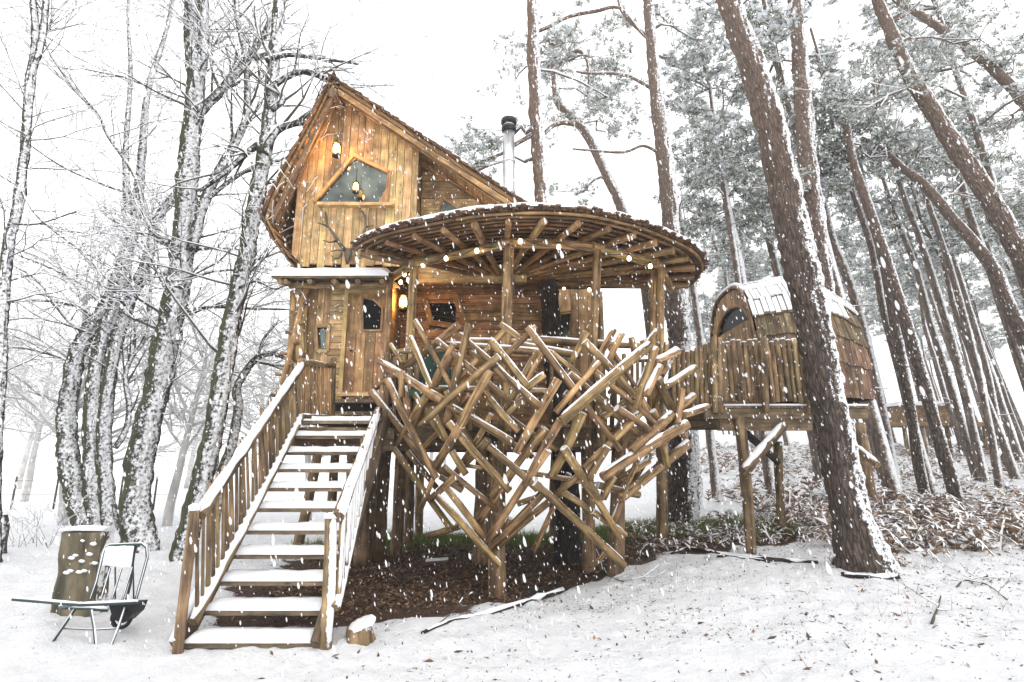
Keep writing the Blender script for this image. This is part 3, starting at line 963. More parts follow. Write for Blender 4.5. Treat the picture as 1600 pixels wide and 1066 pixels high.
# small snow loaded porch roof over the entrance
pr = MB(); z0 = at(500, 434, 7.72).z
pa, pb = at(424, 433, 7.72), at(606, 433, 7.72)
base = [Vector((pa.x, 7.72, z0)), Vector((pb.x, 7.72, z0)), Vector((pb.x, 8.6, z0 + .12)), Vector((pa.x, 8.6, z0 + .12))]
pr.prism(base, Vector((0, 0, .03)), Vector((1, 0, 0)))
proof = part(pr, 'entrance_roof', 'beam', cabin)
sn = MB(); N = 26
rows = []
for j in range(8):
    row = []
    for i in range(N + 1):
        x = pa.x - .02 + (pb.x - pa.x + .03) * i / N
        y = 7.70 + .9 * j / 7
        e = min(1, j / 1.2 + .62) * min(1, min(i, N - i) / 1.5 + .5)
        row.append(Vector((x, y, z0 + .03 + .12 * (y - 7.7) / .9 + .15 * e + .018 * mnoise.noise(Vector((x * 3, y * 3, 0))))))
    rows.append(row)
base_i = len(sn.v)
for row in rows: sn.v.extend(row)
for j in range(7):
    for i in range(N):
        k = j * (N + 1) + i
        sn.face((k, k + 1, k + N + 2, k + N + 1), [(0, 0)] * 4, True)
for i in range(N):
    a, b = rows[0][i], rows[0][i + 1]
    sn.poly([Vector((a.x, 7.71, z0 + .028)), Vector((b.x, 7.71, z0 + .028)), b, a], up, True)
for j in range(7):
    a, b = rows[j][0], rows[j + 1][0]
    sn.poly([Vector((b.x, b.y, z0 + .03 + .12 * (b.y - 7.7) / .9)), Vector((a.x, a.y, z0 + .03 + .12 * (a.y - 7.7) / .9)), a, b], up, True)
part(sn, 'snow', 'snow', proof)
for i in range(5):
    x = pa.x + .2 + i * (pb.x - pa.x - .3) / 4
    log_part(cabin, Vector((x, 7.76, z0 - .04)), Vector((x, 8.5, z0 + .06)), .038, name='rafter', mat='post')
log_part(cabin, at(452, 446, 7.95), at(612, 446, 7.95), .05, name='eave_log', mat='log', bend=.01)
log_part(cabin, at(437, 440, 7.8), at(470, 446, 8.3), .05, name='eave_log', mat='log')
# near-black box below the cut board ends, painted shade for the gap
mb = MB(); mb.box(Vector(((bayL + bayR) / 2, 8.42, bayB + .02)), Vector(((bayR - bayL) / 2, 0, 0)), Vector((0, .05, 0)), Vector((0, 0, .12))); part(mb, 'bay_gap_shade', 'dark', cabin)

# antlers on the gable
an = thing('deer_antlers', at(540, 396, GY0 - .08), "grey deer antlers mounted on the gable boards below the big window", 'antlers')
def ant(lines, name):
    mb = MB()
    for pts, w0, w1 in lines:
        q = []
        for i, (a, b) in enumerate(pts):
            q.append(at(480 + a / 4.844, 200 + b / 4.844, GY0 - .08 - .05 * math.sin(i * 1.0)))
        m = len(q)
        mb.tube(q, [w0 + (w1 - w0) * i / (m - 1) for i in range(m)], 8, .2)
    part(mb, name, 'bone', an)
ant([([(290, 925), (250, 880), (215, 820), (155, 745), (145, 690), (138, 635)], .036, .011), ([(155, 745), (120, 730), (78, 718)], .022, .008), ([(225, 855), (170, 866), (118, 850)], .019, .007), ([(290, 930), (230, 925), (178, 935)], .018, .007), ([(262, 950), (240, 985), (210, 990), (180, 965)], .018, .007)], 'antler')
ant([([(345, 925), (395, 860), (425, 800), (442, 750), (440, 665), (408, 625)], .036, .011), ([(442, 750), (470, 742), (500, 738)], .022, .008), ([(360, 960), (380, 985), (415, 988)], .018, .007), ([(360, 910), (400, 912), (440, 895)], .018, .007)], 'antler')
mb = MB(); c = at(545, 396, GY0 - .06)
mb.tube([c + Vector((0, 0, .06)), c + Vector((0, -.03, .0)), c + Vector((0, -.05, -.08)), c + Vector((0, -.04, -.2))], [.045, .06, .045, .02], 10, .15); part(mb, 'skull', 'bone', an)

# ------------------------------------------------------------------ lamps
def point(loc, watts, parent, col=(1, .5, .16), size=.05):
    li = bpy.data.lights.new('lamp_light', 'POINT'); li.energy = watts; li.color = col; li.shadow_soft_size = size
    o = bpy.data.objects.new('lamp_light', li); COL.objects.link(o); o.parent = parent
    o.location = Vector(loc) - origin_of(parent)
def lantern(px, py, Y, label, watts, s=1.0, hang=.35):
    c = at(px, py, Y)
    t = thing('hanging_lantern', c, label, 'lantern', 'lit lanterns on the cabin')
    mb = MB(); mb.tube([c + Vector((0, 0, -.07 * s)), c + Vector((0, 0, -.03 * s)), c + Vector((0, 0, .06 * s)), c + Vector((0, 0, .1 * s))], [.048 * s, .058 * s, .05 * s, .03 * s], 12); part(mb, 'lamp_glass', 'lamp', t)
    mb = MB(); mb.tube([c + Vector((0, 0, -.13 * s)), c + Vector((0, 0, -.12 * s)), c + Vector((0, 0, -.07 * s))], [.05 * s, .065 * s, .055 * s], 12); part(mb, 'lamp_base', 'iron', t)
    mb = MB(); mb.tube([c + Vector((0, 0, .1 * s)), c + Vector((0, 0, .115 * s)), c + Vector((0, 0, .16 * s))], [.06 * s, .055 * s, .012 * s], 12); part(mb, 'lamp_cap', 'iron', t)
    mb = MB(); mb.tube([c + Vector((0, 0, .15 * s)), c + Vector((0, 0, .15 * s + hang))], .006, 6); part(mb, 'chain', 'iron', t)
    for k in range(4):
        a = k * math.pi / 2 + .4; d = Vector((math.cos(a), math.sin(a), 0)) * .066 * s
        mb = MB(); mb.tube([c + d + Vector((0, 0, -.1 * s)), c + d * .98 + Vector((0, 0, .11 * s))], .004, 5); part(mb, 'wire', 'iron', t)
    if watts: point(c + Vector((0, -.1 * s, .0)), watts, t)
    return t
lantern(526, 234, 8.05, "lit glass lantern hanging high under the roof peak beside the gable window", 20, 1.05, .5)
lantern(556, 293, 8.14, "small lit lantern standing in for a lantern reflection in the gable window glass", 4, .8, .22)  # added lantern in place of a mirrored one in the pane
lantern(630, 473, 8.75, "lit wall lantern glowing on the siding to the right of the door", 20, 1.15, .1)

st = thing('string_lights', at(745, 392, 6.95), "string of round warm light bulbs looping under the round porch roof", 'string lights')
bulbs = [(625, 424, 8.1), (632, 429, 8.1), (638, 437, 8.0), (642, 429, 7.9), (640, 440, 8.2), (626, 441, 8.3), (661, 414, 7.5), (697, 404, 7.2), (745, 392, 6.95), (813, 377, 6.75), (873, 386, 6.8), (983, 404, 7.15), (1016, 416, 7.4), (921, 453, 9.0), (881, 450, 9.2), (1018, 447, 8.6)]
prev = None
for (a, b, Y) in bulbs:
    c = at(a, b, Y)
    mb = MB(); mb.tube([c + Vector((0, 0, -.034)), c + Vector((0, 0, -.026)), c, c + Vector((0, 0, .022)), c + Vector((0, 0, .034))], [.01, .024, .030, .022, .011], 10); part(mb, 'bulb', 'bulb', st)
    mb = MB(); mb.tube([c + Vector((0, 0, .034)), c + Vector((0, 0, .07))], .013, 8); part(mb, 'socket', 'iron', st)
    if prev is not None:
        q = [prev.lerp(c, i / 6) + Vector((0, 0, .07 - .08 * math.sin(math.pi * i / 6))) for i in range(7)]
        mb = MB(); mb.tube(q, .005, 5); part(mb, 'cable', 'iron', st)
    prev = c

# flue pipe
fb, ft = at(795, 335, 8.7), at(795, 205, 8.7)
fl = thing('flue_pipe', fb, "tall shiny steel flue pipe with black cowl beside the cabin roof", 'chimney')
mb = MB(); mb.tube([Vector((fb.x, fb.y, 4.3)), fb.lerp(ft, .1), fb.lerp(ft, .5), fb.lerp(ft, .52), ft], .105, 20, 0.0); part(mb, 'pipe', 'steel', fl)
for t in (.25, .62):
    c = fb.lerp(ft, t); mb = MB(); mb.tube([c - Vector((0, 0, .02)), c + Vector((0, 0, .02))], .121, 20); part(mb, 'clamp_ring', 'steel', fl)
mb = MB(); mb.tube([ft - Vector((0, 0, .02)), ft + Vector((0, 0, .06)), ft + Vector((0, 0, .09))], [.125, .135, .11], 20); part(mb, 'collar', 'iron', fl)
mb = MB(); mb.tube([ft + Vector((0, 0, .09)), ft + Vector((0, 0, .14))], [.10, .10], 16); part(mb, 'vent', 'steel', fl)
mb = MB(); mb.tube([ft + Vector((0, 0, .13)), ft + Vector((0, 0, .16)), ft + Vector((0, 0, .22)), ft + Vector((0, 0, .245))], [.13, .145, .14, .09], 20); part(mb, 'cowl', 'iron', fl)

# ------------------------------------------------------------------ round porch roof
CC = Vector((0.3, 8.9, 0))          # centre of rim
HUB = Vector((-0.15, 9.25, 0))
can = thing('porch_roof', (0.3, 8.9, 4.4), "wide round snow edged porch roof with log rafters and shingle rim", 'roof')
A0, A1 = math.radians(-150), math.radians(4)
def rim(a, rr=1.0):
    R = 2.76 + .26 * sstep(-a, math.radians(115), math.radians(150))
    R += .12 * sstep(a, math.radians(-45), math.radians(-12)) - .06 * sstep(a, math.radians(-80), math.radians(-60)) * (1 - sstep(a, math.radians(-50), math.radians(-30)))
    p = Vector((CC.x + R * math.cos(a), CC.y + R * math.sin(a), 0))
    return HUB.lerp(p, rr)
def rz(rr):       # rafter axis height
    return 4.70 - .22 * rr
NR = 16
for i in range(NR):
    a = A0 + (A1 - A0) * (i + .5) / NR
    p0, p1 = rim(a, .06), rim(a, .955)
    p0.z, p1.z = rz(.06), rz(.955)
    log_part(can, p0, p1, .047 * random.uniform(.85, 1.1), name='rafter', mat='siding', taper=1.05, bend=.006)
NA = 44
for ir, rr in enumerate((.985, .945, .905, .865, .82, .77, .72, .67, .62, .57, .52, .46, .4, .33)):
    # each concentric lath is laid in several bent lengths
    step = 11
    for s in range(0, NA, step):
        q = []
        for k in range(step + 1):
            a = A0 + (A1 - A0) * min(NA, s + k) / NA
            p = rim(a, rr); p.z = rz(rr) + .072 + .006 * mnoise.noise(Vector((k * .7, rr * 9, s)))
            q.append(p)
        mb = MB(); mb.tube(q, .021, 6, .15); part(mb, 'lath', 'lath', can)
# shingle layers: sheet of overlapping plates
rest = MB(); cnt = 0
for row, rr in enumerate((1.0, .985, .93, .87, .81, .75, .69, .63, .57, .50, .43, .36)):
    n = int(135 * rr) if rr > .3 else 40
    for i in range(n):
        a = A0 + (A1 - A0) * (i + random.uniform(.2, .8)) / n
        j = random.uniform(-.010, .022)
        o = rim(a, rr + j); q = rim(a, rr - .12)
        t = (q - o); w = Vector((-t.y, t.x, 0)).normalized() * ((A1 - A0) * 2.8 * rr / n * .56)
        zo = rz(rr) + .105 + (.022 if row == 0 else 0) + random.uniform(0, .012); zi = rz(rr - .12) + .095
        P = [Vector((o.x, o.y, zo)) - w, Vector((q.x, q.y, zi)) - w, Vector((q.x, q.y, zi)) + w, Vector((o.x, o.y, zo)) + w]
        if row < 2 and cnt < 290:
            m1 = MB(); m1.prism(P, Vector((0, 0, .02)), t.normalized()); part(m1, 'shingle', 'shingle', can); cnt += 1
        else:
            rest.prism(P, Vector((0, 0, .014)), t.normalized())
part(rest, 'shingle', 'shingle', can, kind='stuff')
# snow blanket on top
mb = MB(); NS, NRR = 150, 10
for j in range(NRR + 1):
    rr = .25 + (1.003 - .25) * min(1, j / (NRR - 1))
    for i in range(NS + 1):
        a = A0 + (A1 - A0) * i / NS
        wv = .006 * mnoise.noise(Vector((i * .35, 0, 2)))
        p = rim(a, rr + (wv if j >= NRR - 1 else 0))
        hh = .056 + .02 * mnoise.noise(Vector((p.x * 3, p.y * 3, 0))) + .014 * mnoise.noise(Vector((i * .8, 3, 0)))
        hh *= 1 - .55 * sstep(a, math.radians(-35), 0)
        p.z = rz(rr) + (.142 if j == NRR else .15 + hh * (.75 if j == NRR - 1 else 1))
        mb.v.append(p)
for j in range(NRR):
    for i in range(NS):
        k = j * (NS + 1) + i
        mb.face((k, k + NS + 1, k + NS + 2, k + 1), [(0, 0)] * 4, j < NRR - 1)
part(mb, 'snow', 'snow', can)
# hub beam against the wall
log_part(can, Vector((-2.0, 9.22, 4.60)), Vector((1.5, 9.22, 4.60)), .07, name='wall_plate', mat='post')
log_part(can, Vector((1.4, 9.15, 4.58)), Vector((2.95, 9.0, 4.52)), .05, name='edge_log', mat='post')
log_part(can, at(563, 396, 7.35), at(640, 412, 7.6), .06, name='edge_log', mat='log')
# porch posts and ring beam
PZ = 4.40
tops = [at(610, 417, 7.95), at(645, 408, 7.6), at(795, 375, 6.85), at(933, 384, 7.0), at(1027, 412, 7.7)]
def porch_post(px_top, px_bot, Y, r, zb, label, knots=True, dx=0.0):
    a = at(px_top, 400, Y); b = at(px_bot, 520, Y)
    d = (a.x - b.x) / (a.z - b.z)
    top = Vector((a.x + d * (PZ - a.z), Y, PZ)); bot = Vector((b.x + d * (zb - b.z), Y, zb))
    t = thing('porch_post', bot, label, 'post', 'posts of the round porch')
    log_part(t, bot, top, r, name='log', mat='log', bend=.008, sides=14, wob=.22)
    return t
gpost = ghit(777, 930)
porch_post(610, 607, 7.95, .055, FLOOR, "thin crooked porch post in front of the door frame")
porch_post(648, 643, 7.6, .07, FLOOR, "porch post just right of the lit wall lantern")
porch_post(795, 792, 6.85, .078, FLOOR - .3, "middle porch post holding the front of the round roof")
porch_post(933, 928, 7.0, .062, FLOOR - .3, "pale porch post with a square front right of the black tree trunk")
porch_post(1022, 1020, 7.75, .062, FLOOR, "left log of the double post at the right end of the porch")
porch_post(1033, 1032, 7.68, .058, FLOOR, "right log of the double post at the right end of the porch")
ring = [(at(566, 402, 7.3)), tops[1], tops[2], tops[3], tops[4], Vector((2.75, 8.9, 4.4))]
for i in range(1, len(ring) - 1):
    a, b = ring[i].copy(), ring[i + 1].copy(); a.z = b.z = PZ + .02 + .004 * i
    t = (b - a).normalized() * .1
    log_part(can, a - t, b + t, .068, name='ring_log', mat='log', bend=.012, sides=12)
log_part(can, Vector((tops[0].x - .1, 8.3, PZ)), Vector((tops[1].x + .05, 7.5, PZ)), .06, name='ring_log', mat='log')

# ------------------------------------------------------------------ round deck
deck = thing('round_deck', (0.3, 8.9, 2.0), "round wooden porch deck with thick grey beams behind the crossed logs", 'deck')
DR = 2.25
x = CC.x - DR
while x < CC.x + DR:
    w = .14
    hh = math.sqrt(max(0.02, DR ** 2 - (x + w / 2 - CC.x) ** 2))
    mb = MB(); y0, y1 = CC.y - hh, 10.6
    mb.box(Vector((x + w / 2, (y0 + y1) / 2, 1.985)), Vector((w / 2 - .004, 0, 0)), Vector((0, (y1 - y0) / 2, 0)), Vector((0, 0, .015))); part(mb, 'plank', 'tread', deck)
    x += w
for (a, b, h) in (((-1.75, 7.25), (1.15, 7.25), .12), ((-1.9, 8.2), (2.3, 8.2), .1), ((-1.9, 9.2), (2.4, 9.2), .1)):
    mb = MB(); mb.box(Vector(((a[0] + b[0]) / 2, a[1], 1.85)), Vector(((b[0] - a[0]) / 2, 0, 0)), Vector((0, .05, 0)), Vector((0, 0, h))); part(mb, 'beam', 'beam', deck)
for (p, q) in ((at(590, 668, 7.2), at(945, 676, 7.0)), (at(880, 676, 6.95), at(1030, 676, 7.6))):
    p.z = q.z = 1.86
    mb = MB(); d = (q - p); n = Vector((-d.y, d.x, 0)).normalized() * .045
    mb.box((p + q) / 2, d / 2, n, Vector((0, 0, .125))); part(mb, 'beam', 'beam', deck)
for i in range(9):
    a = math.radians(-160 + i * 20)
    mb = MB(); p = Vector((CC.x + 2.15 * math.cos(a), CC.y + 2.15 * math.sin(a), 1.89)); q = Vector((CC.x, CC.y + .4, 1.89))
    n = Vector((-(q - p).y, (q - p).x, 0)).normalized() * .03
    mb.box((p + q) / 2, (q - p) / 2, n, Vector((0, 0, .075))); part(mb, 'joist', 'beam', deck)
# square post with two bolts on the front beam
mb = MB(); a, b = at(937, 553, 6.86), at(937, 696, 6.86)
mb.box((a + b) / 2, Vector((.055, 0, 0)), Vector((0, .04, 0)), Vector((0, 0, (a.z - b.z) / 2))); sp_ = part(mb, 'rail_post', 'log', deck)
for py in (677, 684):
    c = at(931, py, 6.80); mb = MB(); mb.tube([c + Vector((0, .02, 0)), c], .018, 12); part(mb, 'bolt', 'iron', sp_)
# inner rails with pickets
rails = [((693, 540, 6.75), (865, 553, 6.75), .05), ((720, 533, 6.9), (1000, 540, 7.3), .04), ((810, 540, 6.8), (905, 556, 6.8), .05), ((838, 531, 7.0), (985, 540, 7.25), .05), ((655, 608, 7.0), (860, 612, 7.0), .04), ((620, 560, 7.5), (700, 545, 7.1), .045)]
for (p, q, r) in rails:
    log_part(deck, at(*p), at(*q), r, name='rail', snow=1.0, mat='log', bend=.01)
for i, px in enumerate([598, 607, 617, 632, 641, 652, 768, 790, 862, 958, 975]):
    Y = 7.35 if px < 700 else 6.95
    log_part(deck, at(px, 548 + 5 * (i % 3), Y), at(px - 2, 665, Y), .03 + .006 * (i % 2), name='picket', mat='post')
for i in range(9):
    px = 962 + i * 8.5
    log_part(deck, at(px, 566 - i * .6, 9.1), at(px, 640, 9.1), .028, name='picket', mat='post')
# dark back panel things seen through: lower rail at rear
log_part(deck, at(950, 566, 9.15), at(1050, 562, 9.15), .03, name='rail', mat='post', snow=.8)

# ------------------------------------------------------------------ the nest of crossed logs
nest = thing('crossed_log_nest', ghit(777, 925), "tangled nest of crossed peeled logs fanning up from the middle post around the porch", 'log railing')
def surf(px, py, off):
    d = ray(px, py)
    R = 2.72 + (2.05 - 2.72) * sstep(py, 640, 900) + off
    c = Vector((.3, 8.9))
    dd = Vector((d.x / d.y, 1.0))
    A = dd.dot(dd); B = -2 * dd.dot(c); C_ = c.dot(c) - R * R
    D = B * B - 4 * A * C_
    Y = (-B - math.sqrt(D)) / (2 * A) if D > 0 else -B / (2 * A)
    if px < 640 and D > 0: Y = min(Y, 7.9)
    return at(px, py, Y)
z5 = lambda x, y: (560 + x / 3.553, 480 + y / 3.553)
z6 = lambda x, y: (820 + x / 3.553, 480 + y / 3.553)
z7 = lambda x, y: (600 + x / 4.0, 700 + y / 4.0)
# (endpoint, endpoint, width px, layer, snow)
L5 = [((120, 308), (470, 520), 50, 1, 1, (0, .45)), ((380, 480), (858, 752), 44, 0, 1), ((552, 102), (95, 445), 52, -1, 0), ((288, 165), (405, 448), 38, 2, .9), ((612, 98), (487, 640), 50, -1, 0),
      ((72, 470), (418, 900), 46, 0, .7, (0, .35)), ((160, 402), (432, 950), 46, 2, .7, (0, .3)), ((240, 355), (238, 500), 46, 1, 0), ((385, 480), (218, 765), 48, -1, 0),
      ((782, 272), (340, 662), 46, 2, .6, (.0, .35)), ((540, 235), (425, 440), 42, -2, 0), ((728, 352), (560, 668), 58, 1, 0), ((568, 655), (425, 885), 60, 1, 0), ((498, 640), (840, 1022), 50, 1, .9, (0, .3)),
      ((735, 185), (935, 440), 50, 1, 1), ((988, 108), (780, 300), 42, 0, 0), ((788, 92), (905, 180), 36, 0, 1), ((585, 315), (775, 540), 38, -2, .6, (0, .4)),
      ((728, 505), (888, 692), 42, 0, .8, (.45, 1)), ((768, 340), (1012, 556), 50, 2, 1, (.25, 1)), ((1032, 372), (935, 450), 46, 1, 1), ((930, 500), (822, 598), 46, -1, 0),
      ((1060, 480), (875, 810), 50, 1, 0), ((1030, 672), (742, 1052), 48, -1, .0), ((400, 560), (498, 750), 40, -2, 0), ((520, 800), (598, 928), 44, 0, .6),
      ((722, 738), (570, 885), 50, -2, 0), ((180, 205), (245, 310), 26, -2, 0), ((430, 880), (572, 1015), 46, -2, 0), ((200, 640), (410, 905), 44, -2, .0), ((255, 440), (280, 620), 40, -2, 0),
      ((600, 880), (690, 895), 24, -2, .5), ((310, 480), (480, 740), 34, -3, 0), ((610, 250), (700, 290), 40, -2, 1), ((820, 420), (830, 690), 42, -3, 0), ((640, 560), (620, 680), 30, -3, 0), ((350, 240), (225, 245), 36, -2, 0)]
L6 = [((12, 112), (528, 792), 46, 1, 1, (0, .55)), ((692, 210), (205, 632), 62, 3, .95), ((322, 585), (150, 938), 60, 1, 0), ((540, 145), (465, 300), 40, -1, 0), ((340, 140), (262, 300), 44, -1, .6),
      ((330, 190), (600, 485), 50, 0, 1, (0, .6)), ((592, 168), (612, 262), 40, -2, 0), ((655, 180), (690, 262), 50, -2, .8), ((728, 225), (618, 560), 44, 1, 0), ((850, 245), (718, 310), 48, 0, 1.3),
      ((752, 325), (672, 492), 48, 2, 1.3), ((945, 335), (785, 440), 40, 1, 1.4), ((872, 455), (848, 645), 46, 2, 1.4), ((935, 492), (855, 560), 50, 0, 0), ((1012, 552), (880, 600), 44, 1, 1.3),
      ((818, 592), (590, 800), 60, 1, 0), ((638, 588), (330, 900), 50, 1, 0), ((900, 645), (430, 945), 66, 2, 1.15, (.25, 1)), ((908, 755), (530, 1062), 56, 0, 0), ((200, 628), (0, 985), 54, 2, 0),
      ((460, 775), (355, 948), 52, 1, .9, (.5, 1)), ((215, 780), (412, 1062), 50, 1, .7, (0, .5)), ((248, 368), (622, 700), 46, -1, .8), ((508, 560), (690, 682), 46, 1, 1), ((735, 395), (828, 590), 60, -1, .5),
      ((765, 740), (792, 880), 46, 0, 0), ((580, 650), (432, 1062), 56, -2, 0), ((118, 672), (0, 830), 48, -1, .0), ((185, 400), (-10, 740), 56, 1, 0), ((710, 575), (745, 640), 44, -2, .8), ((870, 690), (905, 760), 40, -1, 1.2),
      ((790, 200), (770, 330), 36, -1, 1.2), ((340, 560), (540, 800), 36, -1, 0), ((640, 520), (700, 640), 44, -2, 0), ((690, 850), (530, 960), 40, -2, 0), ((700, 810), (590, 990), 36, -3, 0), ((840, 230), (760, 380), 40, -2, 1.2),
      ((560, 560), (420, 610), 34, -2, 1.0), ((760, 440), (720, 600), 60, -3, 0)]
L7 = [((60, 0), (412, 495), 44, -1, .3, (0, .2)), ((330, 300), (722, 738), 46, 2, 1, (.88, 1)), ((378, 235), (645, 582), 46, 1, 0), ((370, 112), (715, 392), 40, 0, 0), ((442, 182), (288, 322), 50, 1, 0), ((318, 165), (222, 410), 36, 1, .0),
      ((835, 110), (592, 462), 48, -1, 0), ((1025, 10), (650, 575), 56, 2, 0), ((990, 285), (665, 610), 54, 1, 0), ((1045, 325), (700, 625), 50, 0, .6, (.0, .4)), ((655, -10), (960, 260), 50, 2, 0), ((940, 215), (1500, 735), 58, 2, 1, (.72, 1)), ((1130, 20), (1478, 562), 54, 1, 0),
      ((1110, 270), (1310, 402), 46, 0, 0), ((1300, 395), (1508, 545), 46, 0, .9), ((1210, 180), (1075, 292), 44, 0, 0), ((1592, 60), (1478, 330), 40, 0, 0), ((1490, 325), (1425, 490), 40, 0, 1.3), ((482, 485), (270, 548), 44, -2, .8, (0, .3)),
      ((835, 350), (975, 300), 40, -2, 0), ((1592, 292), (1335, 232), 50, -1, .5), ((1340, 232), (790, 140), 36, -2, .3), ((1440, 180), (1352, 320), 46, 0, 0), ((490, 265), (350, 178), 46, -1, 0), ((150, 20), (330, 250), 40, -2, 0), ((790, 440), (700, 600), 36, -1, 0), ((1320, 720), (1400, 640), 34, -1, 0)]
for conv, LL in ((z5, L5), (z6, L6), (z7, L7)):
    for row in LL:
        a, b, w, lay, sn_ = row[:5]
        span = row[5] if len(row) > 5 else None
        p, q = conv(*a), conv(*b)
        sc = 3.553 if conv is not z7 else 4.0
        off = lay * .075 + random.uniform(-.015, .015)
        A, B = surf(p[0], p[1], off), surf(q[0], q[1], off)
        r = (w / sc) / F * (A.y * .97) / 2 * .93
        sn_ *= .85
        log_part(nest, A, B, r, snow=sn_, span=span, taper=random.uniform(.88, 1.04), bend=.012, sides=10)

# thinner logs woven in behind the front ones
rr_ = random.Random(99)
k = 0
while k < 24:
    py = rr_.uniform(545, 700) if k < 23 else rr_.uniform(700, 850); half = 232 * (1 - ((py - 560) / 330) ** 1.25 if py > 560 else 1)
    cx_ = 838 - (py - 560) * .12
    px = cx_ + rr_.uniform(-1, 1) * max(14, half - 22)
    ang = rr_.choice((-1, 1)) * rr_.uniform(.6, 1.15); Lp = rr_.uniform(45, 85)
    dx_, dy_ = math.cos(ang) * Lp, math.sin(ang) * Lp
    lay = rr_.choice((-3.6, -2.8, -2.0, -1.4, .4))
    log_part(nest, surf(px - dx_, py - dy_, lay * .075), surf(px + dx_, py + dy_, lay * .075), rr_.uniform(.032, .048), snow=.7 if rr_.random() < .3 else 0, taper=rr_.uniform(.75, .95), bend=.02, sides=9)
    k += 1

# ------------------------------------------------------------------ stilts
def stilt(px0, py0, px1, py1, w, Y, label, mat='post', snow=False):
    b = ghit(px1, py1) if Y is None else None
    if b is None:
        b = at(px1, py1, Y)
    a = at(px0, py0, b.y)
    r = w / F * b.y / 2 * .97
    t = thing('stilt_post', Vector((b.x, b.y, b.z)), label, 'post', 'stilts under the treehouse')
    d = (b - a).normalized()
    log_part(t, a, b + d * .12, r, name='log', mat=mat, bend=.01, sides=12, wob=.2, taper=1.08)
    return t
stilt(782, 690, 777, 930, 24, None, "front stilt where the crossed logs meet, standing in the snow")
stilt(757, 690, 752, 880, 26, None, "thick dark stilt just behind the front middle post, left of a pair")
stilt(776, 690, 772, 868, 22, None, "dark stilt behind the front middle post, right of a pair")
stilt(577, 660, 566, 884, 27, None, "thick stilt beside the right stair railing")
stilt(603, 690, 590, 878, 20, None, "second stilt to the right of the stairs")
stilt(627, 700, 619, 868, 18, None, "third stilt to the right of the stairs")
stilt(641, 690, 638, 852, 14, None, "fourth and thinner stilt right of the stairs")
stilt(656, 700, 654, 845, 12, None, "thinnest reddish stilt right of the stairs")
stilt(868, 695, 866, 850, 15, None, "stilt immediately left of the blackened tree trunk")
stilt(917, 690, 921, 893, 20, None, "stilt right of the blackened tree trunk under the deck")
stilt(968, 680, 963, 900, 23, None, "right front stilt where a long crossed log touches the snow")
stilt(1032, 640, 1035, 852, 16, None, "slim stilt left of the thick dark pine, under the porch edge")
stilt(500, 690, 465, 858, 15, None, "leaning stilt seen through the stair treads, left one")
stilt(525, 690, 515, 852, 13, None, "stilt seen through the stair treads, right one")
stilt(553, 650, 545, 880, 20, None, "stilt hidden close behind the right stair railing")
for (a, b, r) in (((745, 700, 8.2), (1000, 735, 8.2), .05), ((905, 705, 7.6), (1040, 760, 8.2), .05)):
    pass

# ------------------------------------------------------------------ staircase
SX0, SX1 = -2.78, -1.68
stt = thing('staircase', (-2.2, 5.0, 0.0), "steep open wooden staircase with snow covered treads leading up to the door", 'stairs')
NT = 11
for n in range(NT):
    z = .07 + .2 * n; y = 5.0 + .208 * n
    x0 = SX0 + .02 * math.sin(n * 1.7); x1 = SX1 + .03 * math.sin(n * 2.3)
    mb = MB(); mb.box(Vector(((x0 + x1) / 2, y + .115, z - .02)), Vector(((x1 - x0) / 2, 0, 0)), Vector((0, .125, 0)), Vector((0, 0, .018)))
    tr_ = part(mb, 'tread', 'tread', stt)
    mb = MB(); NX = 22
    for j, (yy, hh) in enumerate(((-.012, .0), (-.004, .7), (.05, 1), (.15, 1.05), (.235, .9), (.24, 0))):
        for i in range(NX + 1):
            xx = x0 + .01 + (x1 - x0 - .02) * i / NX
            e = min(1, min(i, NX - i) / 1.2 + .35)
            h = (.062 + .012 * mnoise.noise(Vector((xx * 5, n * 3, yy * 8))) + .006 * mnoise.noise(Vector((xx * 19, n * 3, yy * 18)))) * hh * e
            mb.v.append(Vector((xx, y + yy + .005 * mnoise.noise(Vector((xx * 7, n, 1))), z + .002 + h)))
    for j in range(5):
        for i in range(NX):
            k = j * (NX + 1) + i
            mb.face((k, k + 1, k + NX + 2, k + NX + 1), [(0, 0)] * 4, True)
    part(mb, 'snow', 'snow', tr_)
def stair_p(x, s, up_=0.0):       # s metres along going
    return Vector((x, 5.0 + s, s * .2 / .208 + .07 + up_))
for x in (SX0 - .035, SX1 + .035):
    mb = MB()
    a, b = stair_p(x, -.02, -.02), stair_p(x, 2.2, -.02)
    t = (b - a).normalized(); n = Vector((0, -t.z, t.y))
    mb.box((a + b) / 2, (b - a) / 2, Vector((.03, 0, 0)), n * .11); sg = part(mb, 'stringer', 'beam', stt)
    if x < -2.5:
        mb = MB(); mb.tube([a + n * .12, a.lerp(b, .2) + n * .12, a.lerp(b, .5) + n * .12, a.lerp(b, .8) + n * .12, b + n * .12], [.03, .05, .048, .052, .045], 8, .25, flat=(.6, 1.15)); part(mb, 'snow', 'snow', sg)
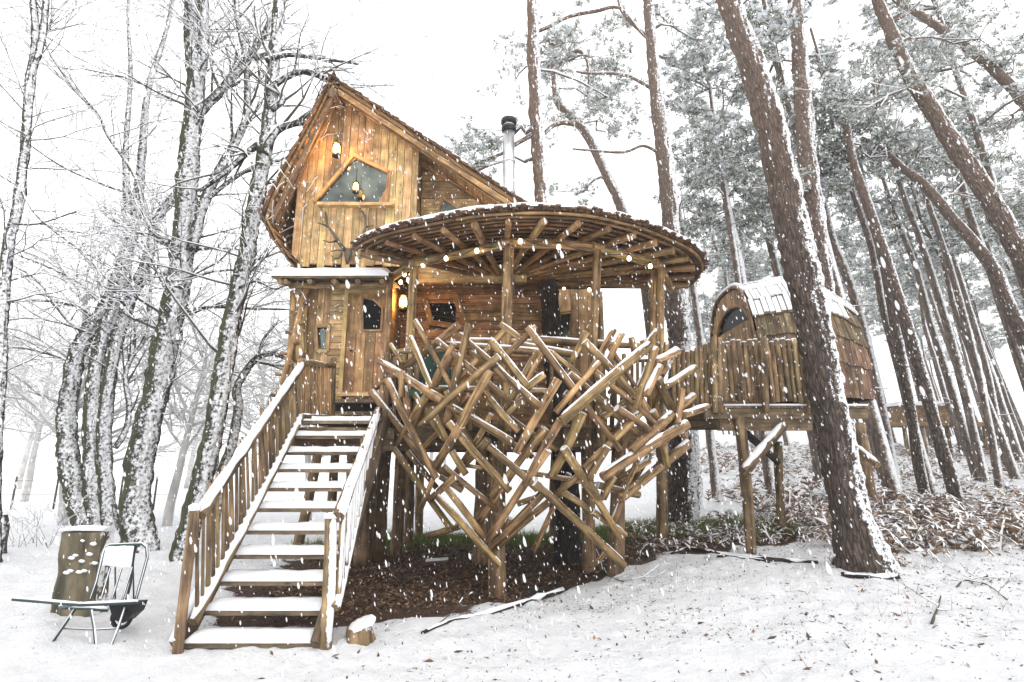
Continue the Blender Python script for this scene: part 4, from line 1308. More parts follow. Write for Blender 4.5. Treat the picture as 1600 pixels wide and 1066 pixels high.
# newels
def raill(name, p, q, r, snow, mat='post', **k): return log_part(stt, p, q, r, name=name, mat=mat, snow=snow, sides=10, **k)
nb = at(277, 1022, 4.93); nt = at(304, 796, 4.93)
raill('newel_post', nb - Vector((0, 0, .1)), nt, .045, .01, bend=.01)
mb = MB(); mb.tube([nt - Vector((0, 0, .01)), nt + Vector((0, 0, .03)), nt + Vector((0, 0, .05))], [.045, .05, .02], 10, .2); part(mb, 'snow', 'snow', stt)
rt0, rt1 = at(313, 806, 4.98), at(474, 570, 7.05)
raill('handrail', rt0, rt1, .05, 1.4, bend=.006)
rb0, rb1 = at(301, 972, 4.98), at(471, 650, 6.9)
raill('bottom_rail', rb0, rb1, .048, 1.35, bend=.008)
raill('bottom_rail', rb1, at(487, 651, 6.95), .03, 1.0)
NB = 28
for i in range(NB):
    t = (i + .6) / (NB + .2)
    a = rb0.lerp(rb1, t); b = rt0.lerp(rt1, t)
    d = (b - a)
    jit = random.uniform(-.02, .02)
    raill('baluster', a - Vector((-.01, 0, .02)), b + Vector((jit - .07, 0.02, .03 + random.uniform(0, .09))), random.uniform(.014, .022), 0)
# right side: newel, rail and close set balusters
nb2 = at(509, 1000, 5.02); nt2 = at(517, 808, 5.02)
raill('newel_post', nb2 - Vector((0, 0, .1)), nt2, .058, 0, mat='post_snowy', bend=.01)
mb = MB(); mb.tube([nt2 - Vector((0, 0, .01)), nt2 + Vector((0, 0, .025)), nt2 + Vector((0, 0, .04))], [.06, .055, .02], 10, .2); part(mb, 'snow', 'snow', stt)
r20, r21 = at(528, 812, 5.0), at(592, 640, 7.0)
raill('handrail', r20 + Vector((0, 0, .02)), r21, .055, .9, mat='post_snowy')
q20, q21 = at(524, 950, 5.0), at(584, 690, 6.9)
raill('bottom_rail', q20, q21, .045, .8, mat='post_snowy')
for i in range(15):
    t = (i + .6) / 15.3
    a = q20.lerp(q21, t); b = r20.lerp(r21, t)
    raill('baluster', a - Vector((0, 0, .05)), b + Vector((random.uniform(-.03, .03), 0, .04 + random.uniform(0, .06))), random.uniform(.026, .036), 0, mat='post_snowy')

# landing
ld = thing('stair_landing', (-2.3, 7.4, 1.9), "small wooden landing with picket balustrade and steps up to the cabin door", 'landing')
for k in range(6):
    y = 7.12 + k * .15
    mb = MB(); mb.box(Vector((-2.35, y + .07, 1.97)), Vector((.78, 0, 0)), Vector((0, .068, 0)), Vector((0, 0, .02))); part(mb, 'plank', 'tread', ld)
for y, h in ((7.10, .13), (8.05, .12)):
    mb = MB(); mb.box(Vector((-2.3, y, 1.82)), Vector((.78, 0, 0)), Vector((0, .035, 0)), Vector((0, 0, h))); part(mb, 'beam', 'beam', ld)
for k, (py, Y, zt) in enumerate(((640, 7.75, .22), (622, 7.98, .42))):
    z = FLOOR + zt
    mb = MB(); mb.box(Vector((-2.2, Y + .12, z)), Vector((.5, 0, 0)), Vector((0, .13, 0)), Vector((0, 0, .025))); part(mb, 'step', 'beam', ld)
    mb = MB(); mb.box(Vector((-2.2, Y + .2, z - .12)), Vector((.47, 0, 0)), Vector((0, .02, 0)), Vector((0, 0, .09))); part(mb, 'step_gap_shade', 'dark', ld)  # near-black board painted as the shaded gap under the step
for k, px in enumerate((467, 474, 480, 486, 492, 498, 504, 510, 516)):
    Y = 7.25 + .05 * k
    log_part(ld, at(px, 562 + k * 1.5, Y), at(px, 662, Y), .02, name='picket', mat='siding')
log_part(ld, at(470, 564, 7.2), at(522, 572, 7.7), .045, name='rail', mat='post')
log_part(ld, at(468, 652, 7.2), at(520, 652, 7.7), .05, name='rail', mat='post')
log_part(ld, at(521, 560, 7.72), at(519, 668, 7.72), .04, name='corner_post', mat='post')

# peg pole at the left corner
pp = thing('peg_pole', ghit(428, 760), "leaning reddish pole studded with short pegs at the left corner of the cabin", 'pole')
a, b = at(432, 640, 8.0), at(478, 452, 8.0)
log_part(pp, a + (a - b) * .45, b, .05, name='pole', mat='siding')
for k in range(12):
    p = a.lerp(b, .02 + k * .085)
    s = -1 if k % 2 else 1
    log_part(pp, p, p + Vector((.13 * s, -.05, .02)), .03, name='peg', mat='post')

# ------------------------------------------------------------------ pod deck with paling fence
PY = 8.15
pdk = thing('pod_deck', at(1160, 655, PY), "raised timber deck on heavy beams carrying the round barrel hut", 'deck')
pz = at(1200, 633, PY).z
xl, xr = at(1100, 640, PY).x, at(1352, 640, PY).x
mb = MB(); mb.box(Vector(((xl + xr) / 2, PY, pz - .13)), Vector(((xr - xl) / 2, 0, 0)), Vector((0, .05, 0)), Vector((0, 0, .075))); bb = part(mb, 'beam', 'beam', pdk)
mb = MB(); mb.box(Vector(((xl + xr) / 2 - .05, PY + .14, pz - .29)), Vector(((xr - xl) / 2 - .3, 0, 0)), Vector((0, .07, 0)), Vector((0, 0, .085))); part(mb, 'beam', 'beam', pdk)
for y in (9.2, 10.4):
    mb = MB(); mb.box(Vector(((xl + xr) / 2, y, pz - .16)), Vector(((xr - xl) / 2, 0, 0)), Vector((0, .05, 0)), Vector((0, 0, .1))); part(mb, 'beam', 'beam', pdk)
x = xl
while x < xr:
    mb = MB(); mb.box(Vector((x + .07, (PY + 10.5) / 2 - .03, pz - .03)), Vector((.066, 0, 0)), Vector((0, (10.5 - PY) / 2 + .04, 0)), Vector((0, 0, .02))); part(mb, 'plank', 'tread', pdk)
    x += .14
mb = MB(); mb.tube([Vector((xl + .1, PY - .04, pz - .005)), Vector(((xl + xr) / 2, PY - .04, pz - .004)), Vector((xr, PY - .04, pz - .005))], .028, 8, .3, flat=(.7, 1.6)); part(mb, 'snow', 'snow', pdk)
fence = thing('paling_fence', at(1160, 632, PY), "picket fence of split brown palings with snow dusted tops in front of the barrel hut", 'fence')
k = 0
px = 1128
while px < 1262:
    top = at(px, 533 + random.uniform(-3, 3), PY - .04); bot = at(px + random.uniform(-1, 1), 628 + random.uniform(-3, 2), PY - .04)
    bot.x = top.x + random.uniform(-.02, .02) + .0
    log_part(fence, bot, top, random.uniform(.034, .044), name='paling', mat='post', sides=8, wob=.3)
    c = top; mb = MB(); mb.tube([c - Vector((0, 0, .004)), c + Vector((0, 0, .012)), c + Vector((0, 0, .02))], [.038, .034, .012], 8, .2); part(mb, 'snow', 'snow', fence)
    px += 8.6
for (p, q, r) in (((1115, 527, 8.05), (1117, 645, 8.05), .05), ((1124, 528, 8.05), (1126, 645, 8.05), .045), ((1193, 527, 8.0), (1197, 645, 8.0), .05), ((1263, 530, 8.0), (1268, 648, 8.0), .06)):
    log_part(fence, at(*q), at(*p), r, name='fence_post', mat='post')
for py in (541, 606):
    log_part(fence, at(1126, py, PY + .05), at(1262, py, PY + .05), .03, name='rail', mat='post', snow=.6)
for i in range(9):
    px = 1052 + i * 7.2
    Y = 8.3 - .02 * i
    t_ = at(px, 556 - i * 2.4 + random.uniform(-3, 3), Y)
    log_part(fence, at(px + 2, 640, Y), t_, random.uniform(.034, .042), name='paling', mat='post', sides=8, wob=.3)
# brace logs and posts of the pod deck
def pod_post(p0, p1, w, label, Y=None):
    b = ghit(*p1) if Y is None else at(p1[0], p1[1], Y)
    a = at(p0[0], p0[1], b.y if Y is None else Y)
    a.z = min(a.z, pz - .06)
    t = thing('stilt_post', b, label, 'post', 'stilts under the barrel hut deck')
    log_part(t, a, b - Vector((0, 0, .15)), w / F * b.y / 2, name='log', mat='post', sides=12, wob=.2, bend=.012)
pod_post((1155, 651), (1173, 866), 17, "front left stilt of the barrel hut deck")
pod_post((1215, 690), (1223, 836), 13, "slim dark stilt under the middle of the barrel hut deck")
pod_post((1338, 640), (1364, 800), 20, "right stilt of the barrel hut deck behind the thick leaning pine")
log_part(pdk, at(1163, 738, 7.7), at(1226, 664, 7.95), .07, name='brace', mat='post', snow=1.3)
log_part(pdk, at(1163, 674, 8.5), at(1215, 722, 9.1), .06, name='brace', mat='bark_dark')
log_part(pdk, at(1335, 698, 8.3), at(1372, 727, 7.9), .055, name='brace', mat='post', snow=1.0)

# barrel hut
BX0, BX1, BYC, BW = 3.92, 5.75, 9.42, .98
bz0 = pz - .0
bz1 = at(1240, 440, 9.2).z
BH = bz1 - bz0
pod = thing('barrel_hut', (BX0, BYC, bz0), "small rounded barrel shaped hut clad in shingles with snowy roof and half round window", 'hut')
def sec(th, x):
    """barrel cross-section; th 0 = +y floor side .. pi = -y floor side, with swell along the length"""
    u = (x - BX0) / (BX1 - BX0)
    s = 1 + .10 * math.sin(math.pi * min(1, max(0, u * .9 + .05))) - .14 * max(0, u - .45) ** 2 / .3
    w = BW * s
    H = BH * (1 - .5 * max(0, u - .4) ** 2 - .06 * max(0, .35 - u) / .35)
    z = math.sin(th); y = math.cos(th)
    yy = math.copysign(abs(y) ** .62, y)
    zz = abs(z) ** .78
    return Vector((x, BYC + w * yy, bz0 + H * (.06 + .94 * zz)))
# inner shell
mb = MB(); nth, nxx = 26, 10
for i in range(nxx + 1):
    x = BX0 + .06 + (BX1 - BX0 - .06) * i / nxx
    for j in range(nth + 1):
        p = sec(math.pi * j / nth, x); c = Vector((x, BYC, bz0 + .5)); mb.v.append(p + (c - p) * .04)
for i in range(nxx):
    for j in range(nth):
        k = i * (nth + 1) + j
        mb.face((k, k + 1, k + nth + 2, k + nth + 1), [(0, 0)] * 4, True)
shell = part(mb, 'shell', 'shingle', pod)
mb = MB(); pts = [sec(math.pi * j / nth, BX1) for j in range(nth + 1)]; mb.prism(list(reversed(pts)), Vector((-.05, 0, 0)), up); part(mb, 'back_wall', 'shingle', pod)
# shingle rows, on the near (-y) side and roof: th from pi (floor, near) to ~ .35
rest = MB(); cnt = 0
rows = 14
for r in range(rows):
    t0 = math.pi - r * (math.pi - .1) / rows
    # equal arc spacing approximated
    n = 27 if r > 3 else 20
    for i in range(n):
        x0 = BX0 + (BX1 - BX0) * (i + (.0 if r % 2 else .3)) / n; x1 = min(BX1, x0 + (BX1 - BX0) / n * random.uniform(.9, .98))
        x0 = max(BX0, x0)
        ta = t0 + .04 + random.uniform(-.012, .012); tb = t0 - (math.pi - .1) / rows * 1.15
        P = [sec(min(math.pi, ta), x0), sec(min(math.pi, ta), x1), sec(tb, x1), sec(tb, x0)]
        nrm = (P[1] - P[0]).cross(P[3] - P[0]).normalized()
        if nrm.dot(P[0] - Vector((x0, BYC, bz0 + .6))) < 0: nrm = -nrm; flip = True
        else: flip = False
        P = [P[0] + nrm * .03, P[1] + nrm * .03, P[2] + nrm * .006, P[3] + nrm * .006]
        if flip: P.reverse()
        top_snow = sec((ta + tb) / 2, x0).z - bz0 > BH * .70
        m = 'shingle_mossy' if (r in (2, 3, 5)) else 'shingle'
        m1 = MB(); m1.prism(P, nrm * .014, up)
        part(m1, 'shingle', m, pod); cnt += 1
        if top_snow:
            c = sum(P, Vector()) / 4
            Q = [c + (p - c) * random.uniform(.80, .90) + nrm * .016 for p in P]
            m2 = MB(); m2.prism(Q, nrm * random.uniform(.018, .034), up); rest.v_off = 0
            b0 = len(rest.v); rest.v.extend(m2.v); rest.uv.extend(m2.uv); rest.sm.extend(m2.sm); rest.mi.extend(m2.mi)
            rest.f.extend([tuple(q + b0 for q in f) for f in m2.f])
part(rest, 'snow', 'snow', pod, kind='stuff')
# arched front facing the round porch, boards facing -x
fx = BX0
def ftop(y):
    best = 0
    for j in range(60):
        p = sec(math.pi * j / 60, BX0); q = sec(math.pi * (j + 1) / 60, BX0)
        if (p.y - y) * (q.y - y) <= 0: best = max(best, p.z, q.z)
    return best - .03 if best else bz0 + .3
hy, hz_, hr, hzr = BYC - .12, at(1165, 505, 8.9).z, .66, .36
y = BYC - BW + .02
while y < BYC + BW - .02:
    w = .11; ya, yb = y + .004, min(y + w, BYC + BW) - .004
    ym = (ya + yb) / 2
    zt = min(ftop(ya), ftop(yb))
    inside = abs(ym - hy) < hr
    segs = [(bz0, zt)]
    if inside:
        hh = math.sqrt(hr * hr - (ym - hy) ** 2) * hzr / hr
        segs = [(bz0, hz_), (hz_ + hh, zt)]
    for (za, zb) in segs:
        if zb - za > .03:
            mb = MB(); mb.box(Vector((fx - .0, ym, (za + zb) / 2)), Vector((0, (yb - ya) / 2, 0)), Vector((.018, 0, 0)), Vector((0, 0, (zb - za) / 2)), g=up); part(mb, 'board', 'siding', pod)
    y += w
arc = [Vector((fx + .01, hy + hr * math.cos(math.pi * k / 16), hz_ + hzr * math.sin(math.pi * k / 16))) for k in range(17)]
mb = MB(); mb.prism(arc, Vector((.012, 0, 0)), up); pw = part(mb, 'window', 'glass', pod)
mb = MB(); mb.tube([p + Vector((-.03, 0, 0)) for p in arc], .028, 6, 0); part(mb, 'frame', 'siding', pw)
mb = MB(); pts = [sec(math.pi * (1 - j / 40), BX0 - .03) + Vector((0, 0, .02)) for j in range(41)]
mb.tube(pts, .03, 6, .1, flat=(1, 1)); part(mb, 'arch_trim', 'shingle', pod)
mb = MB(); mb.tube([p + Vector((.03, 0, .055)) for p in pts[13:34]], .035, 8, .3); part(mb, 'snow', 'snow', pod)

# green chair on the deck
gc = thing('garden_chair', at(665, 610, 7.6), "dark green cushioned chair on the porch behind the crossed logs", 'chair')
c = at(668, 600, 7.55)
c.z = FLOOR
def cushion(cen_, hx, hy_, hz2, rx, name):
    mb = MB(); m = Matrix.Rotation(rx, 3, 'X')
    nu, nv = 14, 8
    for i in range(nv + 1):
        ph = math.pi * i / nv - math.pi / 2
        for j in range(nu):
            th = 2 * math.pi * j / nu
            f = lambda v: math.copysign(abs(v) ** .45, v)
            v = Vector((hx * f(math.cos(ph)) * f(math.cos(th)), hy_ * f(math.cos(ph)) * f(math.sin(th)), hz2 * f(math.sin(ph))))
            mb.v.append(cen_ + m @ v)
    for i in range(nv):
        for j in range(nu):
            mb.face((i * nu + j, i * nu + (j + 1) % nu, (i + 1) * nu + (j + 1) % nu, (i + 1) * nu + j), [(0, 0)] * 4, True)
    part(mb, name, 'green_cloth', gc)
cushion(c + Vector((0, 0, .45)), .3, .28, .08, 0, 'seat')
cushion(c + Vector((0, .28, .82)), .3, .36, .07, math.radians(75), 'backrest')
for sx in (-1, 1):
    cushion(c + Vector((.33 * sx, .02, .66)), .05, .28, .04, 0, 'armrest')
    for sy in (-1, 1):
        mb = MB(); mb.tube([c + Vector((.28 * sx, .24 * sy, 0)), c + Vector((.3 * sx, .24 * sy, .64))], .018, 8); part(mb, 'leg', 'iron', gc)

# ------------------------------------------------------------------ trees
def traced(points, Y, dY=0.0):
    """(px,py,width) rows at depth Y, leaning dY metres away per row"""
    P, R = [], []
    for i, (a, b, w) in enumerate(points):
        p = at(a, b, Y + dY * i)
        z = p.y * CP + (p.z - CAM_H) * SP
        u_ = (a - 800) / F
        P.append(p); R.append(w / F * z / 2 * .90 / math.sqrt(1 + u_ * u_))
    return P, R

def smooth_line(P, R, sub=4):
    Q, S = [], []
    n = len(P)
    for i in range(n - 1):
        p0, p1, p2, p3 = P[max(0, i - 1)], P[i], P[i + 1], P[min(n - 1, i + 2)]
        for k in range(sub):
            t = k / sub
            Q.append(0.5 * ((2 * p1) + (p2 - p0) * t + (2 * p0 - 5 * p1 + 4 * p2 - p3) * t * t + (3 * p1 - p0 - 3 * p2 + p3) * t ** 3))
            S.append(R[i] + (R[i + 1] - R[i]) * t)
    Q.append(P[-1]); S.append(R[-1])
    return Q, S

def trunk_mesh(P, R, sides=18, wob=.22, sub=4, seed=0, lobes=0):
    mb = MB(); Q, S = smooth_line([Vector(p) for p in P], R, sub)
    mb.tube(Q, S, sides, wob, True, seed=seed, lobes=lobes, lob_rows=max(1, sub // 4))
    return mb, Q, S

def grow(segs, p, d, L, r, level, maxl, rng, droop=0.0, spread=.8, kids=5, fine=.004, tips=None):
    n = max(3, int(L / (.16 if level >= 2 else .28)))
    st = L / n
    d = d.normalized()
    for i in range(n):
        d = (d + Vector((rng.gauss(0, .16), rng.gauss(0, .16), rng.gauss(0, .13) - droop * .05))).normalized()
        q = p + d * st
        r1 = max(fine * .6, r * (1 - .8 * (i + 1) / n))
        r0 = max(fine * .6, r * (1 - .8 * i / n))
        segs.append((*p, *q, r0, r1))
        if level < maxl and i >= 1 and rng.random() < kids / n:
            ax = d.orthogonal().normalized(); ax.rotate(Matrix.Rotation(rng.uniform(0, 6.28), 3, d))
            nd = (d + ax * rng.uniform(.5, 1.1) * spread + Vector((0, 0, .1))).normalized()
            grow(segs, q, nd, L * rng.uniform(.35, .6), r0 * .6, level + 1, maxl, rng, droop, spread, kids, fine, tips)
        p = q
    if tips is not None: tips.append((p.x, p.y, p.z))

def crown_mesh(segs, snow=.75, leaves=None, thin=1.0):
    S = np.array(segs)
    items = []
    big = S[:, 6] > .014
    if big.any():
        V, Fc = seg_prisms(S[big], 6); items.append((V, Fc, 0))
    if (~big).any():
        V, Fc = seg_prisms(S[~big], 3, scale=thin); items.append((V, Fc, 0))
    # snow lying along the upper side
    t = S[:, 3:6] - S[:, 0:3]; t /= np.maximum(1e-9, np.linalg.norm(t, axis=1))[:, None]
    m = (np.abs(t[:, 2]) < .9) & (RNG.random(len(S)) < snow)
    if m.any():
        Q = S[m].copy()
        lift = np.array([0, 0, 1.0]) * (Q[:, 6:7] * .75 + .003)
        Q[:, 0:3] += lift; Q[:, 3:6] += lift
        Q[:, 6] = np.minimum(Q[:, 6] * .85 + .0035, .05); Q[:, 7] = np.minimum(Q[:, 7] * .85 + .0035, .05)
        V, Fc = seg_prisms(Q, 4); items.append((V, Fc, 1))
    if leaves is not None and len(leaves):
        V, Fc = sprinkle_quads(leaves, RNG.uniform(.018, .035, len(leaves)), 1.2, .5)
        items.append((V, Fc, 2))
    return join_np(items)

def broadleaf(name, label, stems, Y, branches=(), seed=1, rnd=(10, 1.6), dY=0, leafn=60, group=None, first_at=.35, maxl=4, kids=5, mat='bark_oak', lobes=5):
    """stems: list of traced px lines; branches: traced px lines as thinner limbs"""
    rng = random.Random(seed)
    P0, R0 = traced(stems[0], Y, dY)
    base = Vector((P0[0].x, P0[0].y, hz(P0[0].x, P0[0].y)))
    t = thing(name, base, label, 'tree', group)
    segs = []
    for si, stp in enumerate(stems):
        P, R = traced(stp, Y, dY)
        if si == 0 or stp[0][1] > 780:
            P[0].z = min(P[0].z, hz(P[0].x, P[0].y))
            P.insert(0, P[0] - Vector((0, 0, .18))); R.insert(0, R[0] * 1.12)
        mb, Q, S = trunk_mesh(P, R, 40, .25, sub=14, seed=seed + si, lobes=lobes if stp[0][1] > 780 else 0)
        part(mb, 'trunk', mat, t)
        n = len(Q)
        for k in range(int(rnd[0] * 3.2)):
            i = int(n * rng.uniform(first_at, 1.0)); i = min(n - 2, i)
            d = Vector((rng.uniform(-1, 1), rng.uniform(-.7, .7), rng.uniform(.0, .8)))
            grow(segs, Q[i], d, rnd[1] * rng.uniform(.6, 1.3), min(.028, S[i] * rng.uniform(.08, .2)), 1, maxl, rng, 0, .8, kids)
    for bi, bp in enumerate(branches):
        P, R = traced(bp, Y - .1, dY)
        Q, S = smooth_line(P, R, 4)
        mb = MB(); mb.tube(Q, S, 10, .2, True, seed=bi); br = part(mb, 'branch', mat if R[0] > .02 else 'twig', t)
        # snow along the limb
        sm = MB(); tt = [q + Vector((0, 0, s * .7)) for q, s in zip(Q, S)]
        sm.tube(tt, [max(.006, s * .75) * (1 + .3 * mnoise.noise(q * 4)) for q, s in zip(Q, S)], 6, .2); part(sm, 'snow', 'snow', br)
        n = len(Q)
        for k in range(max(2, int(n * .55))):
            i = rng.randrange(n // 4, n - 1)
            d = (Q[i + 1] - Q[i]).normalized() + Vector((rng.uniform(-1, 1), rng.uniform(-.6, .6), rng.uniform(-.4, .9)))
            grow(segs, Q[i], d, rnd[1] * rng.uniform(.4, .9), max(.006, S[i] * .45), 1, maxl, rng, 0, .8, kids)
    lv = None
    if leafn:
        ids = [rng.randrange(len(segs)) for _ in range(leafn)]
        lv = np.array([segs[i][3:6] for i in ids]) + RNG.normal(0, .03, (leafn, 3))
    V, Fc, Mi = crown_mesh(segs, leaves=lv)
    o = np_obj(np_mesh('crown', V, Fc, ['twig', 'snow', 'oakleaf'], Mi, origin=base), 'crown', t)
    return t

gl = 'snow plastered bare trees left of the cabin'
YC = ghit(222, 862).y
broadleaf('bare_tree', "thickest snow plastered bare tree left of the stairs, forking near the top", [
    [(222, 862, 66), (212, 790, 54), (222, 700, 50), (247, 600, 46), (262, 520, 46), (280, 440, 43), (290, 330, 38), (297, 230, 36), (305, 150, 34), (303, 80, 30), (298, 0, 24), (290, -80, 20)],
    [(306, 150, 22), (316, 80, 22), (318, 0, 18), (316, -80, 14)]], YC,
    [[(300, 392, 22), (318, 318, 20), (345, 262, 18), (372, 215, 15), (386, 172, 13), (384, 94, 11), (371, 30, 10), (368, -40, 9)],
     [(296, 190, 12), (318, 175, 12), (345, 140, 13), (384, 96, 10)],
     [(306, 175, 20), (338, 150, 17), (366, 118, 15), (386, 96, 12), (410, 60, 8), (430, 20, 6)],
     [(258, 520, 8), (290, 488, 7), (330, 480, 6), (380, 482, 5), (455, 484, 3)],
     [(262, 380, 12), (230, 350, 9), (212, 278, 7), (169, 214, 6), (154, 180, 6), (116, 139, 6), (71, 69, 5), (81, 30, 5), (81, -20, 4)],
     [(212, 305, 6), (170, 292, 5), (100, 262, 4), (40, 222, 3), (0, 193, 2)],
     [(252, 620, 6), (268, 590, 6), (280, 545, 5), (283, 522, 3)],
     [(318, 318, 8), (350, 290, 8), (395, 262, 7), (440, 250, 5)]],
    seed=3, rnd=(13, 1.7), leafn=90)
YD = ghit(290, 880).y
broadleaf('bare_tree', "leaning bare tree behind the foot of the stair railing, nearest the cabin", [
    [(283, 884, 50), (295, 830, 40), (318, 740, 37), (338, 650, 35), (350, 570, 33), (362, 500, 32), (380, 420, 30), (394, 350, 28), (408, 270, 26), (418, 210, 26), (424, 150, 22), (430, 70, 20), (437, -10, 18), (442, -80, 15)]], YD,
    [[(412, 240, 16), (432, 205, 14), (455, 195, 12), (480, 192, 8), (510, 186, 5)],
     [(424, 172, 12), (440, 160, 11), (441, 152, 13), (436, 148, 6)],
     [(420, 140, 13), (445, 122, 12), (475, 112, 10), (510, 122, 7), (545, 140, 4)],
     [(424, 90, 8), (414, 72, 8), (404, 52, 6), (398, 10, 5)],
     [(405, 225, 14), (385, 240, 12), (345, 275, 10), (310, 300, 6)],
     [(415, 95, 10), (450, 86, 8), (500, 92, 6), (560, 100, 4)],
     [(372, 450, 5), (400, 440, 4), (430, 452, 3), (452, 440, 2)]],
    seed=8, rnd=(13, 1.6), leafn=80)
YB = ghit(145, 832).y
broadleaf('bare_tree', "bare tree with several stems rising from one base left of the thickest trunk", [
    [(150, 830, 48), (128, 800, 46), (112, 740, 44), (104, 680, 38), (108, 620, 34), (118, 560, 32), (142, 510, 30), (165, 480, 26), (196, 400, 22), (214, 330, 18), (222, 240, 15), (232, 140, 11), (262, 40, 7), (280, -60, 4), (290, -120, 2)],
    [(155, 832, 40), (148, 780, 38), (144, 700, 34), (146, 620, 30), (156, 545, 28), (178, 480, 26), (196, 420, 22), (200, 330, 16), (196, 240, 11), (204, 120, 8), (200, 20, 5), (206, -80, 2)],
    [(172, 832, 30), (166, 780, 30), (162, 700, 30), (168, 620, 24), (182, 540, 22), (200, 480, 22), (232, 400, 20), (248, 340, 16), (275, 300, 11), (292, 262, 8), (310, 200, 5), (318, 130, 2)]], YB,
    [[(180, 700, 12), (196, 672, 12), (202, 640, 11), (196, 590, 10), (205, 560, 9), (230, 520, 7), (236, 440, 5), (232, 410, 4)],
     [(150, 500, 8), (120, 478, 7), (60, 470, 5), (10, 474, 3)],
     [(130, 520, 7), (100, 495, 6), (60, 440, 5), (20, 415, 3)],
     [(120, 570, 6), (85, 556, 5), (40, 545, 4), (0, 543, 3)],
     [(165, 480, 8), (120, 440, 7), (70, 415, 5), (30, 400, 4)],
     [(186, 470, 12), (220, 440, 11), (262, 425, 8), (290, 400, 6)]],
    seed=12, rnd=(6.5, 1.7), leafn=80)
broadleaf('bare_tree', "slim snow whitened tree at the extreme left edge", [
    [(-10, 870, 34), (-12, 760, 30), (-6, 660, 26), (0, 580, 24), (4, 480, 23), (14, 380, 22), (28, 320, 20), (40, 220, 18), (47, 130, 18), (56, 60, 16), (50, -10, 12)],
    [(48, 120, 14), (66, 60, 14), (72, 0, 12), (76, -60, 9)]], 8.6,
    [[(34, 300, 6), (60, 340, 5), (110, 380, 4), (140, 400, 3)], [(20, 350, 5), (60, 350, 4), (120, 330, 3)]],
    seed=17, rnd=(12, 1.7), leafn=60)
broadleaf('bare_tree', "thin crooked tree stem bending right behind the stair railing", [
    [(338, 800, 18), (345, 745, 17), (360, 700, 16), (372, 640, 16), (370, 608, 15), (384, 580, 13), (402, 560, 12), (424, 553, 9), (446, 560, 6)]], YD + 1.6,
    [[(404, 556, 5), (412, 530, 5), (436, 500, 3)], [(400, 565, 6), (425, 570, 5), (452, 572, 4)]], seed=23, rnd=(4, .8), leafn=25, first_at=.5, maxl=2, kids=3, lobes=0)
mb, Q, S = trunk_mesh([at(-8, 880, 9.5), at(-6, 840, 9.5), at(-4, 806, 9.5)], [.17, .15, .13], 16, .3)
single(mb, 'tree_stump', 'bark_oak', "low snowy stump at the left edge of the photo", 'stump', at(-8, 880, 9.5))

# pines
def needles(P, n_per, size, rng, snow=.42, sw=1.0):
    """tufts of needles at clump points P (N,3): thin pointed triangles plus snow lumps"""
    P = np.asarray(P); N = len(P)
    C = np.repeat(P, n_per, axis=0); m = len(C)
    d = rng.normal(0, 1, (m, 3)); d[:, 2] += .35; d /= np.linalg.norm(d, axis=1)[:, None]
    a = rng.normal(0, 1, (m, 3)); s = np.cross(d, a); s /= np.linalg.norm(s, axis=1)[:, None]
    L = size * rng.uniform(.7, 1.3, (m, 1)); w = size * .10 * rng.uniform(.7, 1.3, (m, 1))
    C = C + rng.normal(0, size * .28, (m, 3))
    V = np.stack([C - s * w, C + s * w, C + d * L + s * w * .3, C + d * L - s * w * .3], 1).reshape(-1, 3)
    Fc = np.arange(m * 4).reshape(m, 4)
    items = [(V, Fc, 0)]
    k = int(m * snow)
    if k:
        k2_ = max(1, int(k * .5))
        own = rng.integers(0, N, k2_)
        sp = P[own] + rng.normal(0, size * .42, (k2_, 3)) * np.array([1, 1, .35]) + np.array([0, 0, size * .35])
        k = k2_
        V2, F2 = sprinkle_quads(sp, size * rng.uniform(.28, .62, k) * sw, .35, .6, rng)
        items.append((V2, F2, 1))
    return items

